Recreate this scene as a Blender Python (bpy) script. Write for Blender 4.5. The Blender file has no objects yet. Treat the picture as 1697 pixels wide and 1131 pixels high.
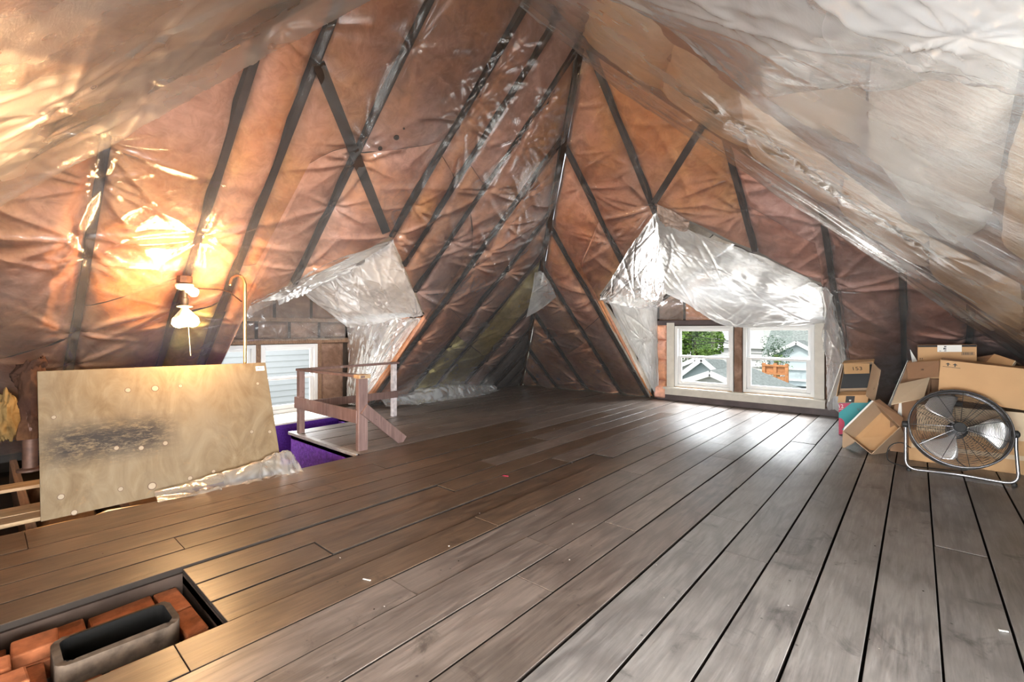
import bpy, math, random
import numpy as np
from mathutils import Vector, Matrix
random.seed(7); np.random.seed(7)
SC = bpy.context.scene
COL = SC.collection
R = math.radians

# ------------------------------------------------------------------ camera
EYE = np.array([0.0, 0.0, 1.1]); F = 771.0; YAW = R(41.05)
cam = bpy.data.cameras.new('camera'); cam.sensor_width = 36; cam.lens = F/1697*36
cam.shift_y = -19.5/1697; cam.clip_start = 0.02; cam.clip_end = 400
cam_o = bpy.data.objects.new('camera', cam); COL.objects.link(cam_o)
cam_o.location = EYE; cam_o.rotation_euler = (R(90), 0, YAW)
SC.camera = cam_o

# ------------------------------------------------------------------ sky, sun, daylight
w = bpy.data.worlds.new('sky'); SC.world = w; w.use_nodes = True
nt = w.node_tree; bg = nt.nodes['Background']
sky = nt.nodes.new('ShaderNodeTexSky'); sky.sky_type = 'NISHITA'; sky.sun_disc = False
sky.sun_elevation = R(48); sky.sun_rotation = R(200); sky.air_density = 1.0; sky.dust_density = 2.5
mixw = nt.nodes.new('ShaderNodeMixRGB'); mixw.inputs[0].default_value = .6; mixw.inputs[2].default_value = (4.5, 4.3, 4.0, 1)
nt.links.new(sky.outputs[0], mixw.inputs[1]); nt.links.new(mixw.outputs[0], bg.inputs[0]); bg.inputs[1].default_value = 0.27
sun = bpy.data.lights.new('sun', 'SUN'); sun.energy = 1.9; sun.angle = R(1); sun.color = (1, .95, .86)
so = bpy.data.objects.new('sun', sun); COL.objects.link(so); so.rotation_euler = (R(40), 0, R(-25))

def area(name, loc, target, sx, sy, power, color):
    l = bpy.data.lights.new(name, 'AREA'); l.shape = 'RECTANGLE'; l.size = sx; l.size_y = sy; l.energy = power; l.color = color
    o = bpy.data.objects.new(name, l); COL.objects.link(o); o.location = loc
    o.rotation_euler = (Vector(target)-Vector(loc)).to_track_quat('-Z', 'Y').to_euler()
    return o
DAY = (.93, .97, 1.0)
# daylight panels outside the dormers; the right and front dormers are out of view
area('daylight_back_dormer', (-1.9, 8.7, 2.6), (-1.9, 6.2, .2), 3.0, 2.0, 880, DAY)
area('daylight_left_dormer', (-8.3, 2.4, 2.0), (-4.6, 2.6, 0), 2.8, 1.4, 620, DAY)
area('daylight_right_dormer', (2.55, .1, .8), (-1.5, 1.6, 1.5), 1.9, 1.3, 600, DAY)
area('fill_front_dormer', (-.2, -2.9, .8), (-1.2, 5, 1.9), 2.0, 1.4, 430, DAY)  # fill light through an added, unseen front dormer
area('bounce_fill_back', (-1.9, 8.5, -.4), (-1.9, 8.1, 3), 3.2, 1.9, 150, (1, .97, .92))  # added upward panel below the window, out of sight, for glints on the film
area('bounce_fill_left', (-7.8, 2.5, -.5), (-7.4, 2.5, 3), 2.4, 1.6, 80, (1, .98, .95))  # added upward panel outside the stair windows, standing in for ground bounce
SC.view_settings.view_transform = 'Standard'; SC.view_settings.look = 'None'
SC.cycles.max_bounces = 10; SC.cycles.transparent_max_bounces = 10
SC.view_settings.gamma = 1; SC.view_settings.use_curve_mapping = False
SC.view_settings.exposure = 0.78

# ------------------------------------------------------------------ geometry of the place
VD = np.array([-math.sin(YAW), math.cos(YAW), 0]); RD = np.array([math.cos(YAW), math.sin(YAW), 0]); UP = np.array([0, 0, 1.0])
def ray(px, py): return VD+RD*(px-848.5)/F+UP*(546-py)/F
def hit(px, py, n, d):
    n = np.array(n, float); r = ray(px, py); t = (d-n@EYE)/(n@r); return EYE+r*t
def onX(px, py, x): return hit(px, py, (1, 0, 0), x)
def onY(px, py, y): return hit(px, py, (0, 1, 0), y)
def onZ(px, py, z=0.): return hit(px, py, (0, 0, 1), z)
T = .872; NS = math.hypot(1, T)
XA, YB, XC, YD = -5.94, 7.095, 1.933, -2.222          # eaves of the left, back, right and front slopes
XR = -2.002; YR0, YR1 = 1.705, 3.157; ZR = 3.434       # the short ridge
NRM = {'A': np.array([T, 0, -1])/NS, 'B': np.array([0, -T, -1])/NS, 'C': np.array([-T, 0, -1])/NS, 'D': np.array([0, T, -1])/NS}
def SP(s, t, z, off=0.):
    """points on slope s: t runs along the eave, z is height, off is distance towards the room"""
    t, z, off = np.broadcast_arrays(np.asarray(t, float), np.asarray(z, float), np.asarray(off, float))
    if s == 'A': p = np.stack([XA+z/T, t, z], -1)
    if s == 'B': p = np.stack([t, YB-z/T, z], -1)
    if s == 'C': p = np.stack([XC-z/T, t, z], -1)
    if s == 'D': p = np.stack([t, YD+z/T, z], -1)
    return p+NRM[s]*off[..., None]
def zmax(s, t):
    t = np.asarray(t, float)
    if s in 'AC': return np.minimum(np.minimum(T*(YB-t), T*(t-YD)), ZR)
    return np.minimum(np.minimum(T*(t-XA), T*(XC-t)), ZR)
def onS(s, px, py, off=0.):
    if s == 'A': p = hit(px, py, (-T, 0, 1), -T*XA-off*NS)
    if s == 'B': p = hit(px, py, (0, T, 1), T*YB-off*NS)
    if s == 'C': p = hit(px, py, (T, 0, 1), T*XC-off*NS)
    if s == 'D': p = hit(px, py, (0, -T, 1), -T*YD-off*NS)
    return p
def tz(s, px, py):
    p = onS(s, px, py); return (p[1] if s in 'AC' else p[0]), p[2]
# dormers: (slope, centre along eave, half width, eave height, ridge height)
DORM = {'A': (2.55, 1.02, 1.254, 1.95), 'B': (-1.925, 1.25, 1.507, 2.31), 'C': (.2, 1.0, 1.35, 1.35), 'D': (-.2, 1.0, 1.35, 1.35)}
def zmin(s, t):
    c, hw, ze, zr = DORM[s]; t = np.asarray(t, float); d = np.abs(t-c)
    return np.where(d < hw, zr-(zr-ze)*d/hw, 0.)

# ------------------------------------------------------------------ numpy noise
def _h(ix, iy, iz, seed):
    n = (ix.astype(np.int64)*374761393+iy.astype(np.int64)*668265263+iz.astype(np.int64)*2147483647+seed*1274126177) & 0x7fffffff
    n = ((n ^ (n >> 13))*1274126177) & 0x7fffffff
    n = n ^ (n >> 16)
    return (n & 0xffff)/65535.*2-1
def vn(x, y, z=0., seed=0):
    x, y, z = np.broadcast_arrays(np.asarray(x, float), np.asarray(y, float), np.asarray(z, float))
    ix, iy, iz = np.floor(x).astype(np.int64), np.floor(y).astype(np.int64), np.floor(z).astype(np.int64)
    fx, fy, fz = x-ix, y-iy, z-iz
    u, v, q = [f*f*f*(f*(f*6-15)+10) for f in (fx, fy, fz)]
    r = 0
    for a in (0, 1):
        for b in (0, 1):
            for c in (0, 1):
                r = r+_h(ix+a, iy+b, iz+c, seed)*(u if a else 1-u)*(v if b else 1-v)*(q if c else 1-q)
    return r
def fbm(x, y, z=0., seed=0, o=4):
    r = 0; a = 1.; f = 1.
    for k in range(o):
        r = r+a*vn(np.asarray(x)*f, np.asarray(y)*f, np.asarray(z)*f, seed+k*17); a *= .5; f *= 2.03
    return r

# ------------------------------------------------------------------ object helpers
def put(name, me, parent=None, loc=None):
    o = bpy.data.objects.new(name, me); COL.objects.link(o)
    if loc is not None: o.location = loc
    if parent is not None: o.parent = parent
    return o
def tag(o, label=None, cat=None, group=None, kind=None):
    if label: o['label'] = label
    if cat: o['category'] = cat
    if group: o['group'] = group
    if kind: o['kind'] = kind
    return o
def thing(name, label, cat, loc=(0, 0, 0), group=None):
    o = bpy.data.objects.new(name, None); COL.objects.link(o); o.location = loc
    bpy.context.view_layer.update()
    return tag(o, label, cat, group)
def struct(name, loc=(0, 0, 0)):
    o = bpy.data.objects.new(name, None); COL.objects.link(o); o.location = loc; o['kind'] = 'structure'; return o
def fast_mesh(name, V, Q, mat, smooth=False):
    V = np.asarray(V, np.float32).reshape(-1, 3); Q = np.asarray(Q, np.int32)
    me = bpy.data.meshes.new(name); n = len(Q); k = Q.shape[1]
    me.vertices.add(len(V)); me.vertices.foreach_set('co', V.ravel())
    me.loops.add(n*k); me.loops.foreach_set('vertex_index', Q.ravel())
    me.polygons.add(n); me.polygons.foreach_set('loop_start', np.arange(0, n*k, k, dtype=np.int32))
    me.polygons.foreach_set('loop_total', np.full(n, k, np.int32))
    if smooth: me.polygons.foreach_set('use_smooth', np.ones(n, bool))
    me.update(calc_edges=True); me.validate()
    if mat: me.materials.append(mat)
    return me
def ploc(parent):
    return np.array(parent.location) if parent is not None else np.zeros(3)
def gridobj(name, P, mat, parent=None, mask=None, smooth=True):
    """a sheet of vertices P (nu, nv, 3) in world space"""
    nu, nv = P.shape[:2]; I = np.arange(nu*nv).reshape(nu, nv)
    Q = np.stack([I[:-1, :-1], I[1:, :-1], I[1:, 1:], I[:-1, 1:]], -1)
    if mask is not None: Q = Q[mask]
    else: Q = Q.reshape(-1, 4)
    used = np.zeros(nu*nv, bool); used[Q.ravel()] = True
    remap = np.cumsum(used)-1
    V = P.reshape(-1, 3)[used]; c = V[0].copy() if parent is None else ploc(parent)
    me = fast_mesh(name, V-c, remap[Q], mat, smooth)
    o = put(name, me, parent)
    if parent is None: o.location = c
    return o
class MB:
    """collects simple solids in world space and links them as one mesh"""
    def __init__(s): s.v = []; s.f = []
    def add(s, V, Fc):
        n = len(s.v); s.v += [tuple(map(float, p)) for p in V]; s.f += [tuple(i+n for i in f) for f in Fc]; return s
    def box(s, a, b, j=0.):
        a, b = np.minimum(a, b), np.maximum(a, b)
        V = [(x, y, z) for z in (a[2], b[2]) for y in (a[1], b[1]) for x in (a[0], b[0])]
        if j: V = [tuple(np.array(p)+np.random.uniform(-j, j, 3)) for p in V]
        return s.add(V, [(0, 2, 3, 1), (4, 5, 7, 6), (0, 1, 5, 4), (2, 6, 7, 3), (0, 4, 6, 2), (1, 3, 7, 5)])
    def bbox(s, a, b, c=.004, j=0.):
        """box with its top edges chamfered"""
        a = np.array(a, float); b = np.array(b, float)
        V = []
        for z, i in ((a[2], 0), (b[2]-c, 0), (b[2], c)):
            V += [(a[0]+i, a[1]+i, z), (b[0]-i, a[1]+i, z), (b[0]-i, b[1]-i, z), (a[0]+i, b[1]-i, z)]
        Fc = [(3, 2, 1, 0), (8, 9, 10, 11)]
        for k in (0, 4):
            for q in range(4): Fc.append((k+q, k+(q+1) % 4, k+4+(q+1) % 4, k+4+q))
        return s.add(V, Fc)
    def slab(s, q, th):
        """panel from a quad (world points), thickness th along the normal, centred"""
        q = [np.array(p, float) for p in q]; n = np.cross(q[1]-q[0], q[-1]-q[0]); n /= np.linalg.norm(n)
        k = len(q); V = [p-n*th/2 for p in q]+[p+n*th/2 for p in q]
        Fc = [tuple(range(k-1, -1, -1)), tuple(range(k, 2*k))]+[(i, (i+1) % k, k+(i+1) % k, k+i) for i in range(k)]
        return s.add(V, Fc)
    def beam(s, p, q, wd, ht, up=(0, 0, 1)):
        p = np.array(p, float); q = np.array(q, float); d = q-p; d /= np.linalg.norm(d)
        a = np.cross(d, up); a /= np.linalg.norm(a); b = np.cross(a, d)
        V = [e+a*i*wd/2+b*j*ht/2 for e in (p, q) for i, j in ((-1, -1), (1, -1), (1, 1), (-1, 1))]
        return s.add(V, [(3, 2, 1, 0), (4, 5, 6, 7)]+[(i, (i+1) % 4, 4+(i+1) % 4, 4+i) for i in range(4)])
    def tube(s, pts, r, n=8, closed=False):
        pts = [np.array(p, float) for p in pts]; m = len(pts); rr = r if hasattr(r, '__len__') else [r]*m
        V = []; prev = None
        for i, p in enumerate(pts):
            if closed: d = pts[(i+1) % m]-pts[i-1]
            else: d = pts[min(i+1, m-1)]-pts[max(i-1, 0)]
            d = d/(np.linalg.norm(d)+1e-12)
            if prev is None: a = np.cross(d, (0.3, .2, .93)); 
            else: a = prev-d*(prev@d)
            a = a/(np.linalg.norm(a)+1e-12); prev = a; b = np.cross(d, a)
            V += [p+(a*math.cos(2*math.pi*k/n)+b*math.sin(2*math.pi*k/n))*rr[i] for k in range(n)]
        Fc = []
        for i in range(m if closed else m-1):
            for k in range(n):
                j = (i+1) % m
                Fc.append((i*n+k, i*n+(k+1) % n, j*n+(k+1) % n, j*n+k))
        if not closed: Fc += [tuple(range(n-1, -1, -1)), tuple((m-1)*n+k for k in range(n))]
        return s.add(V, Fc)
    def lathe(s, c, prof, n=20, ax=(0, 0, 1)):
        """profile [(r, h)] turned about axis ax through c"""
        ax = np.array(ax, float); ax /= np.linalg.norm(ax)
        a = np.cross(ax, (1, 0, 0) if abs(ax[0]) < .9 else (0, 1, 0)); a /= np.linalg.norm(a); b = np.cross(ax, a); c = np.array(c, float)
        V = []; Fc = []
        for r, h in prof: V += [c+ax*h+(a*math.cos(2*math.pi*k/n)+b*math.sin(2*math.pi*k/n))*max(r, 1e-4) for k in range(n)]
        for i in range(len(prof)-1):
            for k in range(n): Fc.append((i*n+k, i*n+(k+1) % n, (i+1)*n+(k+1) % n, (i+1)*n+k))
        Fc += [tuple(range(n-1, -1, -1)), tuple((len(prof)-1)*n+k for k in range(n))]
        return s.add(V, Fc)
    def build(s, name, mat, parent=None, smooth=False, loc=None, bevel=0.):
        V = np.array(s.v); c = ploc(parent) if parent is not None else (np.array(loc) if loc is not None else np.append((V.min(0)+V.max(0))[:2]/2, V[:, 2].min()))
        me = bpy.data.meshes.new(name); me.from_pydata([tuple(p) for p in V-c], [], s.f); me.materials.append(mat)
        if smooth:
            me.polygons.foreach_set('use_smooth', np.ones(len(me.polygons), bool))
            me.set_sharp_from_angle(angle=R(40))
        me.update()
        o = put(name, me, parent)
        if parent is None: o.location = c
        if bevel:
            b = o.modifiers.new('bevel', 'BEVEL'); b.width = bevel; b.segments = 2; b.limit_method = 'ANGLE'
        return o
def txt(body, size, o, u, v, mat, name, parent, align='CENTER', th=.0004):
    """flat printed lettering lying at point o, reading along u with up v"""
    c = bpy.data.curves.new(name, 'FONT'); c.body = body; c.size = size; c.align_x = align; c.align_y = 'CENTER'; c.extrude = th
    c.materials.append(mat)
    u = Vector(u).normalized(); v = Vector(v); v = (v-u*v.dot(u)).normalized(); n = u.cross(v)
    tmp = put(name, c); me = bpy.data.meshes.new_from_object(tmp.evaluated_get(bpy.context.evaluated_depsgraph_get())); bpy.data.objects.remove(tmp); bpy.data.curves.remove(c)
    if not me.materials: me.materials.append(mat)
    ob = put(name, me, parent); m = Matrix((u, v, n)).transposed().to_4x4(); m.translation = Vector(o)-Vector(ploc(parent))
    ob.matrix_local = m; return ob

# ------------------------------------------------------------------ materials
class NT:
    def __init__(s, name):
        s.m = bpy.data.materials.new(name); s.m.use_nodes = True; s.t = s.m.node_tree; s.b = s.t.nodes['Principled BSDF']; s.out = s.t.nodes['Material Output']
    def n(s, typ, ins=None, **kw):
        nd = s.t.nodes.new('ShaderNode'+typ)
        for k, v in kw.items(): setattr(nd, k, v)
        for k, v in (ins or {}).items():
            if isinstance(v, bpy.types.NodeSocket): s.t.links.new(v, nd.inputs[k])
            else: nd.inputs[k].default_value = v
        return nd
    def l(s, a, b): s.t.links.new(a, b)
    def coord(s, sc=(1, 1, 1), kind='Object', rnd=0.):
        tc = s.n('TexCoord').outputs[kind]
        if rnd:
            oi = s.n('ObjectInfo').outputs['Random']
            mul = s.n('VectorMath', {0: (37.3, 91.7, 13.1), 3: 1.}, operation='SCALE'); s.l(oi, mul.inputs[3])
            tc = s.n('VectorMath', {0: tc, 1: mul.outputs[0]}, operation='ADD').outputs[0]
        return s.n('Mapping', {0: tc, 3: sc}).outputs[0]
    def noise(s, vec, scale, detail=5, rough=.55, dist=0.):
        return s.n('TexNoise', {'Vector': vec, 'Scale': scale, 'Detail': detail, 'Roughness': rough, 'Distortion': dist}).outputs['Fac']
    def ramp(s, fac, stops):
        r = s.n('ValToRGB', {0: fac}); e = r.color_ramp.elements
        while len(e) < len(stops): e.new(.5)
        for q, (p, c) in zip(e, stops): q.position = p; q.color = (*c, 1) if len(c) == 3 else c
        return r.outputs[0]
    def mix(s, fac, a, b, bt='MIX'):
        m = s.n('MixRGB', {0: fac, 1: (*a, 1) if isinstance(a, tuple) else a, 2: (*b, 1) if isinstance(b, tuple) else b}, blend_type=bt); return m.outputs[0]
    def math(s, op, a, b=0.): return s.n('Math', {0: a, 1: b}, operation=op).outputs[0]
    def bump(s, h, st=.3, d=.01): return s.n('Bump', {'Height': h, 'Strength': st, 'Distance': d}).outputs[0]
    def fin(s, col=None, rough=None, normal=None, **kw):
        for k, v in (('Base Color', col), ('Roughness', rough), ('Normal', normal)):
            if v is None: continue
            if isinstance(v, bpy.types.NodeSocket): s.l(v, s.b.inputs[k])
            else: s.b.inputs[k].default_value = (*v, 1) if isinstance(v, tuple) else v
        for k, v in kw.items(): s.b.inputs[k.replace('_', ' ')].default_value = v
        return s.m
def plain(name, col, rough=.6, metal=0., var=.12, sc=6., bump=0.):
    t = NT(name); n = t.noise(t.coord(rnd=1), sc, 6)
    c = t.ramp(n, [(.25, tuple(x*(1-var) for x in col)), (.75, tuple(min(1, x*(1+var)) for x in col))])
    return t.fin(c, rough, t.bump(n, bump, .004 if bump < .9 else .012) if bump else None, Metallic=metal, Specular_IOR_Level=.12 if rough >= .8 else .4)
def wood(name, dark, light, along=1, rough=(.35, .6), blotch=.35, gscale=1., bump=.2, stain=None):
    """old boards: streaks along the axis, cathedral rings, knots, worn patches"""
    t = NT(name); sc = [11*gscale]*3; sc[along] = .75*gscale
    v = t.coord(tuple(sc), rnd=1); v1 = t.coord(rnd=1)
    g = t.noise(v, 3.2, 9, .62, .7); fine = t.noise(v, 14, 4, .6)
    wsc = [5.*gscale]*3; wsc[along] = .55*gscale
    wv = t.n('TexWave', {'Vector': t.coord(tuple(wsc), rnd=1), 'Scale': 2.2, 'Distortion': 7., 'Detail': 3., 'Detail Scale': .9}, wave_type='RINGS').outputs['Fac']
    mid = tuple((a+b)/2 for a, b in zip(dark, light))
    c = t.ramp(g, [(.28, dark), (.5, mid), (.72, light)])
    c = t.mix(t.math('MULTIPLY', t.ramp(wv, [(.0, (1, 1, 1)), (.35, (0, 0, 0))]), .5), c, dark)
    c = t.mix(t.math('MULTIPLY', t.ramp(fine, [(.3, (1, 1, 1)), (.5, (0, 0, 0))]), .35), c, tuple(x*.6 for x in dark))
    bl = t.noise(v1, 1.7, 6, .65, .4)
    c = t.mix(t.math('MULTIPLY', t.ramp(bl, [(.35, (0, 0, 0)), (.7, (1, 1, 1))]), blotch), c, tuple(min(1, x*1.45) for x in light))
    sm = t.noise(v1, 4.3, 8, .7, .6)
    c = t.mix(t.ramp(sm, [(.6, (0, 0, 0)), (.7, (.65, .65, .65))]), c, stain or tuple(x*.35 for x in dark))
    sp = t.n('TexVoronoi', {'Vector': v1, 'Scale': 9.}).outputs['Distance']
    c = t.mix(t.ramp(sp, [(.03, (.75, .75, .75)), (.06, (0, 0, 0))]), c, tuple(x*.3 for x in dark))
    oi = t.n('ObjectInfo').outputs['Random']
    c = t.n('HueSaturation', {'Value': t.n('MapRange', {0: oi, 3: .87, 4: 1.13}).outputs[0], 'Color': c}).outputs[0]
    ro = t.n('MapRange', {0: bl, 3: rough[0], 4: rough[1]}).outputs[0]
    h = t.math('ADD', t.math('MULTIPLY', g, .6), t.math('MULTIPLY', wv, .35))
    return t.fin(c, ro, t.bump(h, bump*1.5, .006))
def fibre(name, c0, c1, c2=None):
    """glass-wool: cloudy colour, soft fibrous relief"""
    t = NT(name); v = t.coord(kind='Object', rnd=1)
    n = t.noise(v, 2.6, 7, .62, .6); n2 = t.noise(v, 10, 7, .7, .8); n3 = t.noise(v, 1.1, 4, .5)
    c = t.ramp(n, [(.36, c0), (.64, c1)])
    if c2: c = t.mix(t.ramp(n3, [(.42, (0, 0, 0)), (.58, (.9, .9, .9))]), c, c2)
    c = t.mix(t.math('MULTIPLY', t.ramp(n2, [(.35, (1, 1, 1)), (.6, (0, 0, 0))]), .48), c, tuple(x*.55 for x in c0))
    oi = t.n('ObjectInfo').outputs['Random']
    c = t.n('HueSaturation', {'Value': t.n('MapRange', {0: oi, 3: .8, 4: 1.2}).outputs[0], 'Color': c}).outputs[0]
    return t.fin(c, .95, t.bump(t.math('ADD', n, t.math('MULTIPLY', n2, .5)), .5, .03), Specular_IOR_Level=.1)
def film(name, milk=.12, rough=.14, tint=(.95, .95, .93), body=(.85, .86, .86), crinkle=.35, refl=1.6, csc=7., tlr=.4):
    """polythene sheet: clear with a milky haze, sharp sheen and fine crinkles"""
    t = NT(name); t.t.nodes.remove(t.b)
    v = t.coord(); n1 = t.noise(v, csc, 5, .55, 1.2)
    vo = t.n('TexVoronoi', {'Vector': t.n('Mapping', {0: t.n('VectorMath', {0: v, 1: t.n('TexNoise', {'Vector': v, 'Scale': 3.}).outputs['Color']}, operation='ADD').outputs[0]}).outputs[0], 'Scale': csc*.8}, feature='DISTANCE_TO_EDGE').outputs['Distance']
    cre = t.ramp(vo, [(.0, (1, 1, 1)), (.12, (0, 0, 0))])
    st1 = t.noise(t.coord((5, 22, 5)), 1.6, 4, .6, 1.5); st2 = t.noise(t.coord((20, 5, 9)), 1.3, 4, .6, 1.8)
    rid = lambda x: t.math('ABSOLUTE', t.math('SUBTRACT', x, .5))
    nb = t.bump(t.math('ADD', t.math('ADD', n1, t.math('MULTIPLY', cre, .25)), t.math('MULTIPLY', t.math('ADD', rid(st1), rid(st2)), .9)), crinkle, .02)
    fr = t.n('Fresnel', {'IOR': 1.5, 'Normal': nb}).outputs[0]
    fr = t.n('Math', {0: fr, 1: refl}, operation='MULTIPLY', use_clamp=True).outputs[0]
    tr = t.n('BsdfTransparent', {0: (*tint, 1)}).outputs[0]
    di = t.n('BsdfDiffuse', {0: (*body, 1), 'Normal': nb}).outputs[0]; tl = t.n('BsdfTranslucent', {0: (*body, 1), 'Normal': nb}).outputs[0]
    dt = t.n('MixShader', {0: tlr, 1: di, 2: tl}).outputs[0]
    hz = t.noise(v, 1.6, 4, .6)
    mk = t.n('MapRange', {0: hz, 1: .3, 2: .7, 3: milk*.55, 4: min(1, milk*1.45)}).outputs[0]
    s = t.n('MixShader', {0: mk, 1: tr, 2: dt}).outputs[0]
    rv = t.n('MapRange', {0: t.noise(v, 2.3, 3, .5), 1: .35, 2: .65, 3: rough*.45, 4: rough*1.5}).outputs[0]
    gl = t.n('BsdfGlossy', {0: (1, 1, 1, 1), 'Roughness': rv, 'Normal': nb}).outputs[0]
    s = t.n('MixShader', {0: fr, 1: s, 2: gl}).outputs[0]
    t.l(s, t.out.inputs[0]); return t.m
M = {}
M['floor'] = wood('floor_boards', (.085, .077, .072), (.225, .211, .2), 1, (.26, .5), .35)
M['joint'] = plain('joint_dark', (.022, .017, .014), .95)
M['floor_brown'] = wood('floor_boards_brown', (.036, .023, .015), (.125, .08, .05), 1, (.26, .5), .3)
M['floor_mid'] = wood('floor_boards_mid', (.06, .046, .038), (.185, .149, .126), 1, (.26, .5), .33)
M['floor_pale'] = wood('floor_boards_pale', (.16, .145, .135), (.34, .32, .3), 1, (.3, .55), .3)
M['joist'] = wood('joist_wood', (.11, .06, .035), (.26, .15, .085), 0, (.6, .8), .2)
M['rough'] = wood('loose_board_wood', (.2, .12, .06), (.45, .3, .16), 1, (.5, .7), .3)
M['rafter'] = plain('rafter_wood', (.045, .03, .023), .85, var=.35)
M['deck'] = plain('roof_deck', (.05, .038, .03), .9, var=.3)
M['paintwood'] = wood('red_brown_paint', (.075, .04, .034), (.185, .115, .1), 2, (.45, .65), .25, stain=(.3, .27, .26))
M['orange'] = fibre('glass_wool_orange', (.62, .23, .085), (.86, .43, .18), (.74, .38, .26))
M['pink'] = fibre('glass_wool_pink', (.55, .28, .205), (.82, .49, .4), (.78, .36, .18))
M['red'] = fibre('glass_wool_red', (.6, .26, .17), (.8, .42, .32), (.68, .42, .37))
M['yellow'] = fibre('glass_wool_yellow', (.74, .57, .13), (.9, .76, .3))
M['tan'] = fibre('glass_wool_tan', (.6, .44, .29), (.82, .68, .52), (.64, .4, .22))
M['tan_dark'] = fibre('glass_wool_tan_shaded', (.2, .13, .085), (.33, .24, .165), (.24, .14, .08))  # tan wool darkened in colour to offset strong lamp light on the front slope
M['white_batt'] = fibre('paper_faced_batt', (.6, .56, .49), (.78, .75, .69), (.62, .52, .42))
M['brown'] = fibre('kraft_faced_batt', (.16, .095, .065), (.31, .2, .15))
M['film'] = film('clear_film', .1, .19, refl=2.2, crinkle=.16, csc=6.)
M['film_milk'] = film('milky_film', .38, .3, crinkle=.12, refl=.6, csc=4.)
M['film_hip'] = film('hip_film', .1, .2, crinkle=.14, refl=.5, csc=4.)
M['film_warm'] = film('hazy_film', .3, .34, crinkle=.12, refl=.25, csc=3., body=(.55, .54, .52))
M['film_crumple'] = film('crumpled_film', .5, .25, crinkle=.15, refl=.3, body=(.36, .33, .29))
M['film_sheet'] = film('white_sheet', .62, .2, crinkle=.08, refl=.8, csc=3., body=(.37, .37, .37))
M['film_white'] = film('white_film', .84, .2, crinkle=.13, refl=.8, csc=4., body=(.84, .84, .84), tlr=.5)
M['white'] = plain('white_vinyl', (.62, .62, .61), .35, var=.03)
M['trimpaint'] = plain('worn_cream_paint', (.5, .47, .41), .5, var=.12, sc=9, bump=.2)
M['purple'] = plain('purple_wall_paint', (.17, .05, .42), .7, var=.45, sc=26, bump=1.)
M['purple_dark'] = plain('purple_shaded', (.06, .02, .16), .95, var=.3, sc=60, bump=.8)  # same purple with stairwell shade put into the colour, for dim walls and treads
M['darkbase'] = plain('dark_baseboard_paint', (.075, .055, .055), .55, var=.3)

# ------------------------------------------------------------------ roof: deck, rafters, insulation
SEAM = {'A': [-2.1, -1.72, -1.31, -.9, -.5, -.02, .48, 1.06, 1.38, 1.88, 2.55, 2.87, 3.21, 3.73, 4.33, 4.75, 5.4, 5.83, 6.25, 6.65, 7.05],
        'B': [-5.9, -5.5, -5.08, -4.43, -3.76, -3.3, -2.62, -2.01, -1.2, -.61, -.1, .36, .8, 1.2, 1.6, 1.92],
        'C': [-2.1, -1.7, -1.3, -.9, 1.3, 1.72, 2.14, 2.62, 3.05, 3.5, 3.95, 4.4, 4.85, 5.3, 5.7, 6.1, 6.5, 7.0],
        'D': [-5.85, -5.45, -5.05, -4.6, -4.2, -3.8, -3.4, -3.05, -.9, -.5, -.1, .3, .7, 1.1, 1.5, 1.9]}
def batt_kind(s, t, k):
    if s == 'A':
        if t > 5.4: return 'brown' if t > 5.83 else 'pink'
        if 4.33 < t < 5.4: return 'yellow'
        if t < 2.2: return 'orange'
        return 'pink'
    if s == 'B': return 'orange' if t < -2.7 else ('red' if t > -1.3 else 'orange')
    if s == 'C': return 'brown' if t > 1.3 else 'tan'  # brown here paints the shade in the gaps between the pale batts
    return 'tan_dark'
CEIL = {}
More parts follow.
